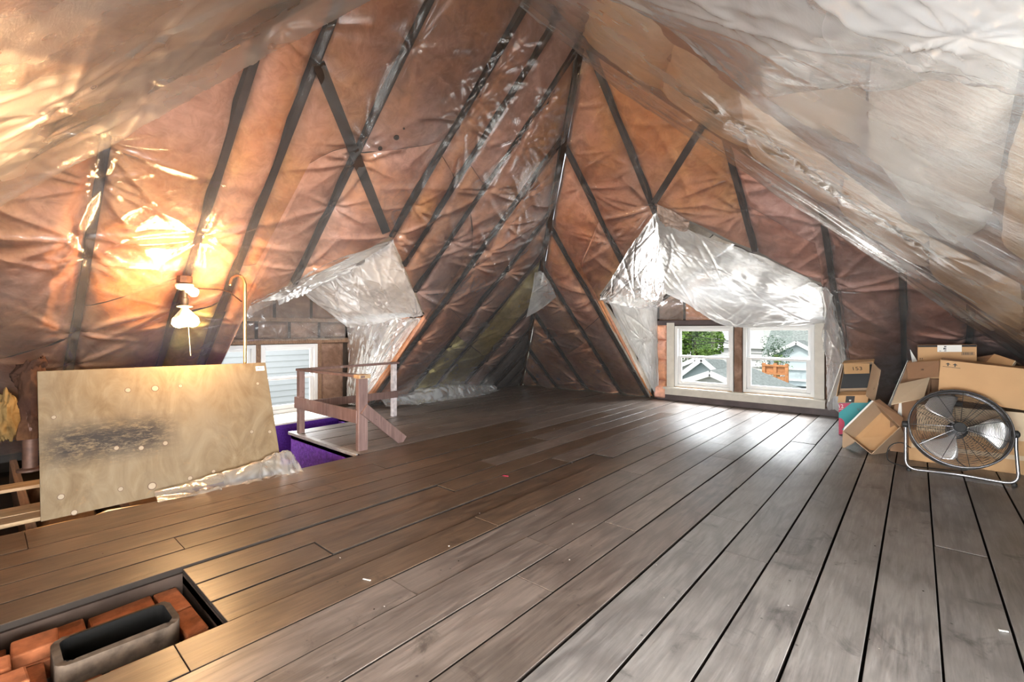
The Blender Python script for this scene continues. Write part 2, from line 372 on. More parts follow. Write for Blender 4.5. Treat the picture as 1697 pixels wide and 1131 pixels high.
for s, nm in (('A', 'ceiling_left'), ('B', 'ceiling_back'), ('C', 'ceiling_right'), ('D', 'ceiling_front')):
    par = CEIL[s] = struct(nm, tuple(SP(s, SEAM[s][len(SEAM[s])//2], 0)))
    t0, t1 = (YD, YB) if s in 'AC' else (XA, XC)
    # roof boards behind everything
    tt = np.linspace(t0-.2, t1+.2, 241); u = np.linspace(0, 1, 61)
    zl, zh = zmin(s, tt), np.maximum(zmax(s, tt), 0)
    zl = np.where(zl == 0, -.55, zl)
    zz = zl[:, None]+(np.maximum(zh, zl)-zl)[:, None]*u[None]
    P = SP(s, np.repeat(tt[:, None], 61, 1), zz, -.17)
    if s in 'CD':
        c, hw, ze, zr = DORM[s]; m = ~((np.abs((tt[1:]+tt[:-1])/2-c) < hw)[:, None] & np.ones(60, bool)[None] & (((zz[1:, 1:]+zz[:-1, :-1])/2) < ze))
    else: m = None
    gridobj('roof_deck', P, M['deck'], par, m, False)
    sm = SEAM[s]
    for i, t in enumerate(sm):
        if not t0+.02 < t < t1-.02: continue
        a, b = float(zmin(s, t)), float(zmax(s, t))
        if b-a < .15: continue
        m = MB(); q = [SP(s, t-.022, a, -.155), SP(s, t+.022, a, -.155), SP(s, t+.022, a, -.012), SP(s, t-.022, a, -.012)]
        q2 = [SP(s, t-.022, b, -.155), SP(s, t+.022, b, -.155), SP(s, t+.022, b, -.012), SP(s, t-.022, b, -.012)]
        m.add(q+q2, [(0, 1, 2, 3), (7, 6, 5, 4), (0, 4, 5, 1), (1, 5, 6, 2), (2, 6, 7, 3), (3, 7, 4, 0)]).build('rafter', M['rafter'], par)
    for i in range(len(sm)-1):
        ta, tb = sm[i]+.026, sm[i+1]-.026
        if tb-ta < .1: continue
        wv = np.array([0, .0, .015, .05, .1, .2, .35, .5, .65, .8, .9, .95, .985, 1., 1.]); nw = len(wv)
        tq = ta+(tb-ta)*wv
        za, zb = zmin(s, tq), zmax(s, tq)-.03
        if s in 'CD' and abs((ta+tb)/2-DORM[s][0]) < DORM[s][1]-.01: za = za*0+DORM[s][2]
        L = float(np.max(zb-za))
        if L < .12: continue
        zb = np.maximum(zb, za+.02)
        # a batt comes in lengths: cut the bay into two or three pieces
        ncut = 1 if L < 1.6 else 2
        cuts = [0]+[(k+random.uniform(-.18, .18))/ncut for k in range(1, ncut)]+[1]
        for k in range(ncut):
            ns = max(6, int(L/ncut/.05)); ss = np.linspace(cuts[k], cuts[k+1], ns); gap = .002/L
            ss = np.clip(ss, cuts[k]+(gap if k else 0), cuts[k+1]-(gap if k < ncut-1 else 0))
            zz = za[:, None]+(zb-za)[:, None]*ss[None]; t2 = np.repeat(tq[:, None], ns, 1)
            prof = (1-np.abs(2*wv-1)**5)[:, None]*(1-np.abs(2*(ss-cuts[k])/(cuts[k+1]-cuts[k])-1)**14*.55)[None]
            nz = np.minimum(fbm(t2*3.1, zz*2.6, 0., i*7+k)*.022, .004)-.004+fbm(t2*11, zz*11, 0., i+91)*.004
            off = -.045+.075*prof+np.where(prof > .3, nz, nz*.3)
            off[0] = off[-1] = -.15; off[1] = np.minimum(off[1], -.02); off[-2] = np.minimum(off[-2], -.02)
            jit = fbm(zz*4, i*3.3+t2*0, 0., 5)*.012*(1-wv[:, None]*2)
            P = SP(s, t2+jit, zz, off)
            kd = batt_kind(s, (ta+tb)/2, i+k)
            if s == 'A' and kd == 'yellow' and ta < 4.7 and k == ncut-1: kd = 'pink'
            if s == 'A' and .9 < ta < 2.2 and k == 0 and ta < 1.3: kd = 'yellow'
            if s == 'A' and kd == 'pink' and (i*2+k) % 5 == 0: kd = 'orange'
            gridobj('insulation_batt', P, M[kd], par)
def fluff(name, par, P4, mat, depth=.05, n=16, seed=0, amp=.018):
    """a cushion of insulation on a quad: corners in order, bulging along the quad's normal"""
    P4 = [np.array(p, float) for p in P4]; u, v = np.meshgrid(np.linspace(0, 1, n), np.linspace(0, 1, n), indexing='ij')
    u, v = [.5-.5*np.sign(.5-x)*np.abs(1-2*x)**.7 for x in (u, v)]
    P = (P4[0]*((1-u)*(1-v))[..., None]+P4[1]*(u*(1-v))[..., None]+P4[2]*(u*v)[..., None]+P4[3]*((1-u)*v)[..., None])
    nn = np.cross(P4[1]-P4[0], P4[3]-P4[0]); nn /= np.linalg.norm(nn)
    lu, lv = np.linalg.norm(P4[1]-P4[0]), np.linalg.norm(P4[3]-P4[0])
    pr = (1-np.abs(2*u-1)**6)*(1-np.abs(2*v-1)**6)
    P = P+nn*((depth*pr+fbm(u*lu*7, v*lv*7, 0., seed)*amp*pr)[..., None])
    return gridobj(name, P, mat, par)
def pale(q_, mat, seed, depth=.05):
    P4 = [onS('C', x, y, .015) for x, y in q_]; n = np.cross(P4[1]-P4[0], P4[3]-P4[0])
    if n@NRM['C'] < 0: P4 = [P4[1], P4[0], P4[3], P4[2]]
    fluff('insulation_batt', CEIL['C'], P4, M[mat], depth, 30, seed, .012)
pale([(1446, 60), (1700, 60), (1645, 350), (1440, 262)], 'white_batt', 301)
pale([(1446, 262), (1645, 352), (1630, 378), (1582, 405)], 'white_batt', 306, .03)
pale([(1230, 60), (1437, 60), (1433, 245), (1268, 148)], 'tan', 302)
pale([(1705, 150), (1790, 150), (1760, 470), (1662, 400)], 'tan', 303)
hp_ = [(965, 58), (1095, 150), (1240, 248), (1390, 346), (1540, 446), (1700, 552)]; up_l = [(1000, -60), (1120, 65), (1225, 152), (1400, 286), (1540, 392), (1690, 470)]
for k in range(5): pale([up_l[k], up_l[k+1], hp_[k+1], hp_[k]], 'tan', 310+k, .06)
# hip, ridge boards (dark) in the corners
for s, pts in (('A', [SP('A', YB, 0, -.02), SP('A', YR1, ZR, -.02)]), ('A', [SP('A', YD, 0, -.02), SP('A', YR0, ZR, -.02)]), ('A', [SP('A', YR0, ZR, -.02), SP('A', YR1, ZR, -.02)]),
               ('C', [SP('C', YB, 0, -.02), SP('C', YR1, ZR, -.02)]), ('C', [SP('C', YD, 0, -.02), SP('C', YR0, ZR, -.02)])):
    MB().beam(pts[0], pts[1], .05, .17).build('hip_rafter', M['rafter'], CEIL[s])

# ------------------------------------------------------------------ polythene sheeting
def creases(U, V, staples, amp, seed, kmin=7, kmax=12, Lr=(.16, .5)):
    """ridges that fan out from every staple; U, V are metric coordinates on the sheet"""
    rng = np.random.RandomState(seed); Wd = np.zeros_like(U)
    for st in staples:
        su, sv, g = st[0], st[1], (st[2] if len(st) > 2 else 1.)
        Rm = .75*g
        sel = (np.abs(U-su) < Rm) & (np.abs(V-sv) < Rm)
        if not sel.any(): continue
        du, dv = U[sel]-su, V[sel]-sv; r = np.hypot(du, dv); add = np.zeros_like(r)
        k = rng.randint(kmin, kmax+1); a0 = rng.rand()*6.28
        for j in range(k):
            a = a0+6.2832*j/k+rng.uniform(-.3, .3); L = rng.uniform(*Lr)*g
            lon = du*math.cos(a)+dv*math.sin(a); lat = -du*math.sin(a)+dv*math.cos(a)+.06*lon*lon*rng.uniform(-1, 1)
            wd = .006+.05*np.maximum(lon, 0)
            add += np.where(lon > 0, np.exp(-np.abs(lat/wd)**1.4)*np.clip(lon/.05, 0, 1)*np.exp(-(lon/L)**2)*rng.uniform(.5, 1.3), 0)
        Wd[sel] += amp*add-amp*.9*np.exp(-(r/.05)**2)
    return Wd
def folds(U, V, seed, amp=.006, n=26, ang=None):
    """long soft tension folds and straight packing creases"""
    rng = np.random.RandomState(seed); Wd = np.zeros_like(U); u0, u1, v0, v1 = U.min(), U.max(), V.min(), V.max()
    for _ in range(n):
        a = rng.uniform(0, 3.14) if ang is None else rng.normal(ang, .35)
        cu, cv = rng.uniform(u0, u1), rng.uniform(v0, v1); L = rng.uniform(.2, .8); wd = rng.uniform(.008, .03)
        du, dv = U-cu, V-cv; lon = du*math.cos(a)+dv*math.sin(a); lat = -du*math.sin(a)+dv*math.cos(a)+.15*lon*lon*rng.uniform(-1, 1)
        Wd += amp*rng.uniform(.4, 1.2)*np.exp(-np.abs(lat/wd)**1.5)*np.exp(-(lon/L)**4)
    return Wd
def slope_sheet(s, name, label, mat, t0, t1, res, staple_seams, seed, amp=.011, extra=(), base=.012, lift=.05, hang=None, clip=None, zcut=None, over=0., fa=.009):
    sn = SEAM[s]; nt_ = int((t1-t0)/res); tt = np.linspace(t0, t1, nt_)
    zt = ZR; nz = int(zt*NS/T/res); z = np.linspace(.0, zt, nz)
    t2, z2 = np.meshgrid(tt, z, indexing='ij'); V = z2*NS/T; U = t2
    sa = np.array(sorted(sn)); idx = np.clip(np.searchsorted(sa, tt)-1, 0, len(sa)-2)
    wl = (tt-sa[idx])/(sa[idx+1]-sa[idx]); prof = 1-np.abs(2*wl-1)**2.1
    rng = np.random.RandomState(seed); st = list(extra)
    for q in staple_seams:
        v = rng.uniform(.15, .5)
        while v < 5.2:
            st.append((q, v, rng.uniform(.45, 1.0))); v += rng.uniform(.38, .75)
    slack = .35+.65*np.clip(.5+.6*fbm(U*1.1, V*.9, 0., seed+3, 2), 0, 1)
    off = base+lift*prof[:, None]+.03*(1-prof[:, None])*slack+fbm(U*2.3, V*2.3, 0., seed)*.007
    off += creases(U, V, st, amp, seed+1)+folds(U, V, seed+2, fa, 60)
    if hang is not None: off = off+hang(t2, z2)
    P = SP(s, t2, z2, off)
    tc, zc = (t2[:-1, :-1]+t2[1:, 1:])/2, (z2[:-1, :-1]+z2[1:, 1:])/2
    jag = .012*vn(tc*9, zc*9, 0., seed)
    m = (zc < zmax(s, tc)+over+jag)
    c, hw, ze, zr = DORM[s]; d = np.abs(tc-c)
    if s in 'AB': m &= ~((d < hw+.0) & (zc < np.where(d < hw, zr-(zr-ze)*d/hw, 0)-.02+jag))
    else: m &= ~((d < hw) & (zc < ze))
    if clip is not None: m &= clip(tc, zc)
    o = gridobj(name, P, mat, None, m)
    return tag(o, label, 'plastic sheet')
def stp(s, px, py, g=1.4):
    t, z = tz(s, px, py); return (t, z*NS/T, g)
exA = [stp('A', *p) for p in ((167, 228), (162, 300), (335, 388, 1.6), (808, 117, 1.4), (765, 195, 1.3), (893, 187), (863, 218, 1.6), (655, 385), (596, 263), (130, 385), (455, 38), (290, 505, 1.6), (860, 330), (806, 415))]
exB = [stp('B', *p) for p in ((1365, 478, 2.2), (1085, 340), (1168, 195), (995, 492), (1076, 340), (1345, 270), (1015, 400))]
slope_sheet('A', 'plastic_sheet', 'large clear plastic sheet stapled over the orange and pink insulation above the lamp', M['film'], YD, YB-.1, .0145,
            [.48, 1.88, 2.55, 3.21, 3.73, 4.33, 5.4, -.4], 11, .02, exA)
slope_sheet('B', 'plastic_sheet', 'clear plastic sheet over the rust-red insulation around the dormer with the two street windows', M['film'], XA+.1, XC-.2, .0145,
            [-4.43, -3.76, -2.62, -2.01, -1.2, -.61, .36, 1.2], 23, .018, exB)
# the right slope: hazy sheet that bulges at the hip, and the loose white one over it
def hangC(t, z):
    d = (zmax('C', t)-z)*1.05
    U, V = t, z*NS/T; h = .05*np.exp(-np.maximum(d, 0)/.2)*np.clip((7.3-t)/1.5, 0, 1)*np.clip((t-YR1)/.3, .0, 1)
    rng = np.random.RandomState(8)
    for _ in range(46):       # long folds that run down the hip
        cu = rng.uniform(YR1, 6.4); dd = abs(rng.normal(0, .3)); L = rng.uniform(.3, 1.1); wd = rng.uniform(.008, .03); a = -.925+rng.normal(0, .09)
        cz = T*(YB-cu)-dd; du, dv = U-cu, V-cz*NS/T; lon = du*math.cos(a)+dv*math.sin(a); lat = -du*math.sin(a)+dv*math.cos(a)
        h = h+rng.uniform(.004, .014)*np.exp(-np.abs(lat/wd)**1.5)*np.exp(-(lon/L)**4)
    return h
exC = [stp('C', *p) for p in ((1353, 228, 1.3), (1410, 272, 1.6), (1500, 330, 1.), (1240, 150), (1560, 370, 1.))]
slope_sheet('C', 'plastic_sheet', 'clear plastic sheet bulging along the hip in front of the pale paper-faced insulation', M['film_hip'], YD, YB-.1, .0145,
            [], 37, .014, exC, .105, .02, hangC, over=.03, fa=.005, clip=lambda t, z: ~((t < YR1+.02) & (z > 3.36)))
def hangD(t, z):
    d = (zmax('D', t)-z)
    return .07*np.exp(-np.maximum(d, 0)/.2)
slope_sheet('D', 'plastic_sheet', 'hazy plastic sheet drooping over the tan insulation in the upper left corner', M['film_warm'], XA+.1, XC-.1, .02,
            [-4.6, -3.8, -3.05, -.9], 41, .012, [stp('D', 62, 137, 1.5), stp('D', 230, 12, 1.2)], .085, .02, hangD, over=.03, fa=.006)

def catmull(C, n):
    C = np.asarray(C, float); m = len(C)
    if m == 2:
        u = np.linspace(0, 1, n).reshape((-1,)+(1,)*(C.ndim-1)); return C[0]*(1-u)+C[1]*u
    x = np.linspace(0, m-1-1e-9, n); i = np.floor(x).astype(int); f = (x-i).reshape((-1,)+(1,)*(C.ndim-1))
    g = lambda k: C[np.clip(k, 0, m-1)]
    p0, p1, p2, p3 = g(i-1), g(i), g(i+1), g(i+2)
    return .5*(2*p1+(p2-p0)*f+(2*p0-5*p1+4*p2-p3)*f*f+(3*p1-p0-3*p2+p3)*f**3)
def drape(name, label, net, mat, seed, res=.016, amp=.012, staples=(), nf=14, ang=None, wob=.012, famp=.012, edge=.0, cat='plastic sheet', parent=None):
    """a hanging sheet through a net of world points, rows by columns"""
    net = np.array(net, float); r, c = net.shape[:2]
    lu = max(np.linalg.norm(np.diff(net, axis=0), axis=-1).sum(0)); lv = max(np.linalg.norm(np.diff(net, axis=1), axis=-1).sum(1))
    nu, nv = max(8, int(lu/res)), max(8, int(lv/res))
    P = catmull(net, nu); P = np.swapaxes(catmull(np.swapaxes(P, 0, 1), nv), 0, 1)
    du, dv = np.gradient(P, axis=0), np.gradient(P, axis=1); N = np.cross(du, dv); N /= np.linalg.norm(N, axis=-1, keepdims=True)+1e-9
    u, v = np.meshgrid(np.linspace(0, lu, nu), np.linspace(0, lv, nv), indexing='ij')
    off = fbm(u*3, v*3, 0., seed)*wob+creases(u, v, [(a*lu, b*lv, g) for a, b, g in staples], amp, seed)+folds(u, v, seed, famp, nf, ang)
    P = P+N*off[..., None]
    m = None
    if edge:
        uc, vc = u[:-1, :-1], v[:-1, :-1]; j = edge*(1+vn(uc*14, vc*14, 0., seed))
        m = (uc > j*.0) & (uc < lu-j) & (vc < lv-j*.6)
    o = gridobj(name, P, mat, parent, m)
    return tag(o, label, cat) if label else o
Cp = lambda px, py, off=.0: onS('C', px, py, off)
drape('plastic_sheet', 'loose white plastic sheet hanging across the top right corner', [
    [Cp(905, -60, 0.12), Cp(1080, -90, 0.12), Cp(1300, -130, 0.12), Cp(1520, -160, 0.12), Cp(1760, -190, 0.12)],
    [Cp(985, -10, 0.16), Cp(1140, 5, 0.17), Cp(1330, 0, 0.18), Cp(1540, 10, 0.18), Cp(1760, 30, 0.18)],
    [Cp(1090, 40, 0.17), Cp(1200, 85, 0.19), Cp(1360, 95, 0.20), Cp(1550, 95, 0.20), Cp(1760, 110, 0.20)],
    [Cp(1200, 118, 0.16), Cp(1262, 158, 0.18), Cp(1400, 150, 0.19), Cp(1560, 143, 0.19), Cp(1760, 178, 0.20)]],
    M['film_sheet'], 51, .011, .005, [(.98, .52, 1.0), (.5, .8, .8), (.95, .02, 1.), (.1, .4, .8)], 18, .9, .008, .0045, .0)

# ------------------------------------------------------------------ back dormer (street windows)
YW = 7.12; XWL = -6.3
cB = DORM['B']; cA = DORM['A']
def cheek_pts(s):
    c, hw, ze, zr = DORM[s]
    return c, hw, ze, zr
WB = struct('wall_back', (-1.925, YW, 0))
gwall = M['rafter']
def wallpiece(par, a, b, mat, name='wall_panel', j=0.): return MB().box(np.array(a), np.array(b), j).build(name, mat, par)
# sheathing around the openings
for a, b in (((-3.35, YW+.05, -.1), (-2.84, YW+.09, 1.5)), ((-.99, YW+.05, -.1), (-.5, YW+.09, 1.5)), ((-2.84, YW+.05, -.1), (-.99, YW+.09, .2)),
             ((-1.985, YW+.05, .2), (-1.855, YW+.09, 1.16))): wallpiece(WB, a, b, M['deck'], 'sheathing')
gz = lambda x: cB[3]-(cB[3]-cB[2])*abs(x-cB[0])/cB[1]
MB().slab([(-3.35, YW+.07, 1.14), (-.5, YW+.07, 1.14), (-.5, YW+.07, gz(-.5)+.05), (cB[0], YW+.07, cB[3]+.05), (-3.35, YW+.07, gz(-3.35)+.05)], .04).build('sheathing', M['deck'], WB)
MB().box((-3.3, YW-.03, 1.165), (-.55, YW+.05, 1.235)).build('header_beam', M['darkbase'], WB)
for z0, z1, sd in ((.02, .3, 1), (.3, .62, 2), (.62, .93, 3), (.93, 1.18, 4)):
    fluff('insulation_batt', WB, [(-3.15, YW+.03, z0), (-2.97, YW+.03, z0), (-2.97, YW+.03, z1), (-3.15, YW+.03, z1)], M['pink'], .07, 12, sd)
fluff('insulation_batt', WB, [(-3.15, YW-.05, .02), (-2.97, YW-.05, .02), (-2.97, YW-.05, .21), (-3.15, YW-.05, .21)], M['pink'], .07, 12, 31)
fluff('insulation_batt', WB, [(-1.975, YW-.01, .2), (-1.865, YW-.01, .2), (-1.865, YW-.01, 1.15), (-1.975, YW-.01, 1.15)], M['brown'], .035, 20, 5, .012)
fluff('insulation_batt', WB, [(-.885, YW-.0, .1), (-.7, YW-.0, .1), (-.7, YW-.0, 1.3), (-.885, YW-.0, 1.3)], M['brown'], .05, 16, 6)
for x0, x1, sd in ((-3.1, -2.72, 7), (-2.68, -2.3, 8), (-2.26, -1.62, 9), (-1.58, -1.2, 10), (-1.16, -.76, 11)):
    fluff('insulation_batt', WB, [(x0, YW+.02, 1.24), (x1, YW+.02, 1.24), (x1, YW+.02, min(gz(x1), 2.2)-.05), (x0, YW+.02, min(gz(x0), 2.2)-.05)], M['brown' if sd != 8 else 'orange'], .06, 14, sd)
drape('plastic_sheet', 'small clear plastic sheet on the gable above the left street window', [
    [(-3.1, YW-.07, 1.52), (-2.5, YW-.08, 1.9), (-1.925, YW-.07, 2.2)], [(-3.12, YW-.07, 1.38), (-2.5, YW-.1, 1.5), (-1.925, YW-.09, 1.6)], [(-3.12, YW-.05, 1.26), (-2.5, YW-.07, 1.25), (-1.925, YW-.06, 1.25)]],
    M['film'], 61, .016, .016, [(.95, .2, 1), (.95, .6, 1.), (.1, .9, 1)], 20)
# dormer roof and cheeks
def tri_sheet(par, name, P4, mat, n=14):
    u, v = np.meshgrid(np.linspace(0, 1, n), np.linspace(0, 1, n), indexing='ij'); P4 = [np.array(p, float) for p in P4]
    P = (P4[0]*((1-u)*(1-v))[..., None]+P4[1]*(u*(1-v))[..., None]+P4[2]*(u*v)[..., None]+P4[3]*((1-u)*v)[..., None])
    return gridobj(name, P, mat, par)
def dormer_shell(s, par, wall):
    c, hw, ze, zr = DORM[s]; o = .12
    def q(t, z, w):   # w = 0 at the slope, 1 at the window wall
        p = SP(s, t, z); e = p.copy()
        if s == 'A': e[0] = wall
        else: e[1] = wall
        return p*(1-w)+e*w
    for sg in (-1, 1):
        R4 = [q(c, zr, 0), q(c, zr, 1), q(c+sg*hw, ze, 1), q(c+sg*hw, ze, 0)]
        up = np.array([0, 0, o]); tri_sheet(par, 'dormer_roof_deck', [p+up for p in R4], M['deck'])
        K4 = [q(c+sg*hw, ze, 0), q(c+sg*hw, ze, 1), q(c+sg*hw, 0, 1), q(c+sg*hw, 0, 0)]
        sh = np.zeros(3); sh[1 if s == 'A' else 0] = sg*.12
        tri_sheet(par, 'dormer_cheek_boards', [p+sh for p in K4], M['deck'])
        for k in range(3):
            a, b = k/3+.01, (k+1)/3-.01
            f = lambda Q, x, y: (Q[0]*(1-x)+Q[1]*x)*(1-y)+(Q[3]*(1-x)+Q[2]*x)*y
            order = [(a, 0), (b, 0), (b, 1), (a, 1)]; 
            Q = [f(R4, x, y)+up*.45 for x, y in order]; n = np.cross(Q[1]-Q[0], Q[3]-Q[0])
            if n[2] > 0: Q = [Q[1], Q[0], Q[3], Q[2]]
            fluff('insulation_batt', par, Q, M['tan' if s == 'A' else 'white_batt'], .05, 16, k+sg*3+40, .02)
            Q = [f(K4, x, y)+sh*.55 for x, y in order]; n = np.cross(Q[1]-Q[0], Q[3]-Q[0])
            if n[1 if s == 'A' else 0]*sg > 0: Q = [Q[1], Q[0], Q[3], Q[2]]
            fluff('insulation_batt', par, Q, M['orange' if (s == 'A' and k == 0) else 'white_batt'], .05, 16, k+sg*3+60, .02)
dormer_shell('B', CEIL['B'], YW); dormer_shell('A', CEIL['A'], XWL)
Bp = lambda px, py, off=.05: onS('B', px, py, off)
# hanging plastic in the back dormer
drape('plastic_sheet', 'white plastic curtain hanging from the dormer peak down to the street window heads', [
    [Bp(1088, 350, .03), Bp(1130, 372), Bp(1190, 398), Bp(1250, 420), Bp(1310, 448), Bp(1366, 476, .06)],
    [onY(1090, 400, 5.0), onY(1132, 425, 5.6), onY(1190, 445, 5.9), onY(1250, 465, 6.1), onY(1310, 480, 6.2), onY(1368, 500, 6.1)],
    [onY(1096, 455, 5.9), onY(1138, 475, 6.3), onY(1192, 495, 6.55), onY(1250, 508, 6.65), onY(1310, 512, 6.65), onY(1369, 518, 6.6)],
    [onY(1104, 487, 6.6), onY(1146, 509, 6.8), onY(1192, 536, 6.95), onY(1245, 543, 7.0), onY(1310, 540, 7.0), onY(1368, 534, 6.98)]],
    M['film_white'], 71, .014, .011, [(0, 0, 1.2), (.02, .98, 1.4), (.3, .98, 1.), (.97, .75, .8), (.97, .5, .8), (.98, .6, .8)], 26, .4, .012, .010, .004)
P0, P1, P2, P3 = Bp(1086, 350, .03), onY(1104, 487, 6.6), np.array([-3.13, 7.05, 1.42]), Bp(992, 497, .04)
mid = (P0+P1+P2+P3)/4
drape('plastic_sheet', 'bunched white plastic sheet under the left side of the street dormer roof', [
    [P0, (P0*1.1+P3*.9)/2+np.array([0, -.02, .0]), P3], [(P0+P1)/2+np.array([0, 0, -.02]), mid+np.array([.03, -.1, -.10]), (P2+P3)/2+np.array([0, -.03, -.05])], [P1, (P1+P2)/2+np.array([0, 0, -.04]), P2]],
    M['film_white'], 73, .012, .013, [(.45, .5, 1.), (0, .02, .9), (.02, .97, 1.), (.5, .95, .8)], 24, None, .014, .012)
gB = lambda w_, z: (-3.115+.02*w_, (YB-z/T)*(1-w_)+7.06*w_, z)
drape('plastic_sheet', 'wrinkled white plastic sheet on the left cheek of the street dormer', [[gB(w_, z) for w_ in (.07, .5, 1.)] for z in (1.47, 1.1, .7, .3, .03)],
    M['film_white'], 79, .012, .016, [(.35, .45, 1.), (.35, .75, 1.), (.02, .5, .8), (.6, .6, .8)], 26, 0., .012, .012)
drape('plastic_sheet', 'narrow gathered plastic hanging on the right jamb beside the street windows', [
    [Bp(1362, 474, .07), Bp(1368, 476, .1), Bp(1374, 480, .06)], [Bp(1366, 540, .03), Bp(1376, 535, .1), Bp(1386, 530, .05)], [Bp(1369, 610, .02), Bp(1385, 600, .1), Bp(1402, 600, .05)], [Bp(1372, 680, .02), Bp(1384, 680, .08), Bp(1396, 690, .05)]],
    M['film_milk'], 83, .01, .01, [(0, .5, 1.5)], 22, 0., .012, .016)

# ------------------------------------------------------------------ windows
def window(name, par_axis, a0, a1, z0, z1, wall, sgn, screen=False):
    """double-hung unit; a runs along the wall, depth goes outwards"""
    root = struct(name, tuple(pt(par_axis, (a0+a1)/2, wall, z0)))
    def bx(nm, u0, u1, d0, d1, v0, v1, mat, bev=.003):
        b = MB(); b.box(pt(par_axis, u0, wall+sgn*d0, v0), pt(par_axis, u1, wall+sgn*d1, v1)); return b
    def frame(nm, u0, u1, d0, d1, v0, v1, wd, wb=None, wt=None, par=root):
        m = MB(); wb = wb or wd; wt = wt or wd
        for q in ((u0, u0+wd, v0, v1), (u1-wd, u1, v0, v1), (u0+wd, u1-wd, v0, v0+wb), (u0+wd, u1-wd, v1-wt, v1)):
            m.box(pt(par_axis, q[0], wall+sgn*d0, q[2]), pt(par_axis, q[1], wall+sgn*d1, q[3]))
        return m.build(nm, M['white'], par, bevel=.003)
    frame('window_frame', a0, a1, -.025, .07, z0, z1, .045)
    zm = (z0+z1)/2
    up = frame('upper_sash', a0+.046, a1-.046, .035, .06, zm-.012, z1-.046, .034)
    lo = frame('lower_sash', a0+.046, a1-.046, .0, .033, z0+.046, zm+.014, .05, .055, .03)
    for par, q in ((up, (a0+.078, a1-.078, .045, zm+.02, z1-.078)), (lo, (a0+.094, a1-.094, .014, z0+.099, zm-.014))):
        m = MB().box(pt(par_axis, q[0], wall+sgn*q[2], q[3]), pt(par_axis, q[1], wall+sgn*(q[2]+.004), q[4])); m.build('pane', M['glass'], par)
    m = MB().box(pt(par_axis, (a0+a1)/2-.03, wall-sgn*.004, zm+.014), pt(par_axis, (a0+a1)/2+.03, wall+sgn*.03, zm+.022)); m.build('sash_lock', M['white'], lo)
    return root
def pt(axis, a, w, z): return np.array([a, w, z]) if axis == 'x' else np.array([w, a, z])
t = NT('glass'); t.t.nodes.remove(t.b)
t.l(t.n('MixShader', {0: t.n('Fresnel', {'IOR': 1.45}).outputs[0], 1: t.n('BsdfTransparent', {0: (.95, .98, .97, 1)}).outputs[0], 2: t.n('BsdfGlossy', {'Roughness': .02}).outputs[0]}).outputs[0], t.out.inputs[0]); M['glass'] = t.m
window('window_1', 'x', -2.835, -1.985, .205, 1.15, YW, 1)
window('window_2', 'x', -1.855, -1.0, .215, 1.165, YW, 1)
T1 = struct('trim_1', (-1.93, YW, .09))
MB().box((-2.955, YW-.045, .2), (-2.838, YW-.02, 1.2)).build('casing_board', M['trimpaint'], T1, bevel=.003)
MB().box((-.997, YW-.045, .2), (-.89, YW-.02, 1.18)).build('casing_board', M['trimpaint'], T1, bevel=.003)
MB().box((-2.0, YW-.04, 1.15), (-1.93, YW-.02, 1.2)).build('casing_board', M['trimpaint'], T1, bevel=.003)
MB().box((-2.985, YW-.12, .175), (-.87, YW+.01, .205)).build('window_sill', M['trimpaint'], T1, bevel=.004)
MB().box((-2.975, YW-.07, .085), (-.88, YW-.045, .176)).build('apron_board', M['trimpaint'], T1, bevel=.003)
MB().box((-3.1, YW-.06, 0), (-.6, YW-.02, .1)).build('baseboard', M['darkbase'], struct('baseboard_back', (-1.9, YW-.04, 0)), bevel=.004)
for a0, a1 in ((-2.82, -2.0), (-1.84, -1.01)): MB().box((a0, YW-.05, .205), (a1, YW-.03, .216)).build('stop_strip', M['rough'], T1)
# left dormer wall: two windows over the stairs
WL = struct('wall_left', (XWL, 2.5, 0))
window('window_3', 'y', 1.62, 2.3, .0, .9, XWL, -1)
window('window_4', 'y', 2.36, 3.1, .0, .9, XWL, -1)
gy = lambda y: cA[3]-(cA[3]-cA[2])*abs(y-cA[0])/cA[1]
for a, b in (((XWL-.09, 1.4, -.4), (XWL-.05, 1.62, 1.4)), ((XWL-.09, 3.1, -.4), (XWL-.05, 3.7, 1.4)), ((XWL-.09, 1.6, -.4), (XWL-.05, 3.1, .0)), ((XWL-.09, 2.3, 0), (XWL-.05, 2.36, .9))): wallpiece(WL, a, b, M['deck'], 'sheathing')
MB().slab([(XWL-.07, 1.4, .9), (XWL-.07, 3.7, .9), (XWL-.07, 3.7, gy(3.7)+.05), (XWL-.07, cA[0], cA[3]+.05), (XWL-.07, 1.4, gy(1.4)+.05)], .04).build('sheathing', M['deck'], WL)
for y0, y1 in ((1.5, 1.62), (2.3, 2.36), (3.1, 3.16)): MB().box((XWL-.05, y0, 0), (XWL+.02, y1, .92)).build('stud', M['joist'], WL)
MB().box((XWL-.05, 1.5, .91), (XWL+.035, 3.56, .975)).build('header_beam', M['joist'], WL)
MB().box((XWL-.05, 1.5, 1.2), (XWL+.03, 3.56, 1.25)).build('header_beam', M['joist'], WL)
for k in range(5):
    y0 = 1.5+.41*k; fluff('insulation_batt', WL, [(XWL-.02, y0+.02, .98), (XWL-.02, y0+.39, .98), (XWL-.02, y0+.39, 1.195), (XWL-.02, y0+.02, 1.195)], M['brown'], .045, 12, 80+k)
for k in range(4):
    y0 = 1.56+.49*k; fluff('insulation_batt', WL, [(XWL-.02, y0+.02, 1.25), (XWL-.02, y0+.47, 1.25), (XWL-.02, y0+.47, gy(y0+.47)-.04), (XWL-.02, y0+.02, gy(y0+.02)-.04)], M['brown'], .05, 12, 90+k)
fluff('insulation_batt', WL, [(XWL-.02, 3.17, .02), (XWL-.02, 3.5, .02), (XWL-.02, 3.5, .9), (XWL-.02, 3.17, .9)], M['brown'], .05, 16, 99)
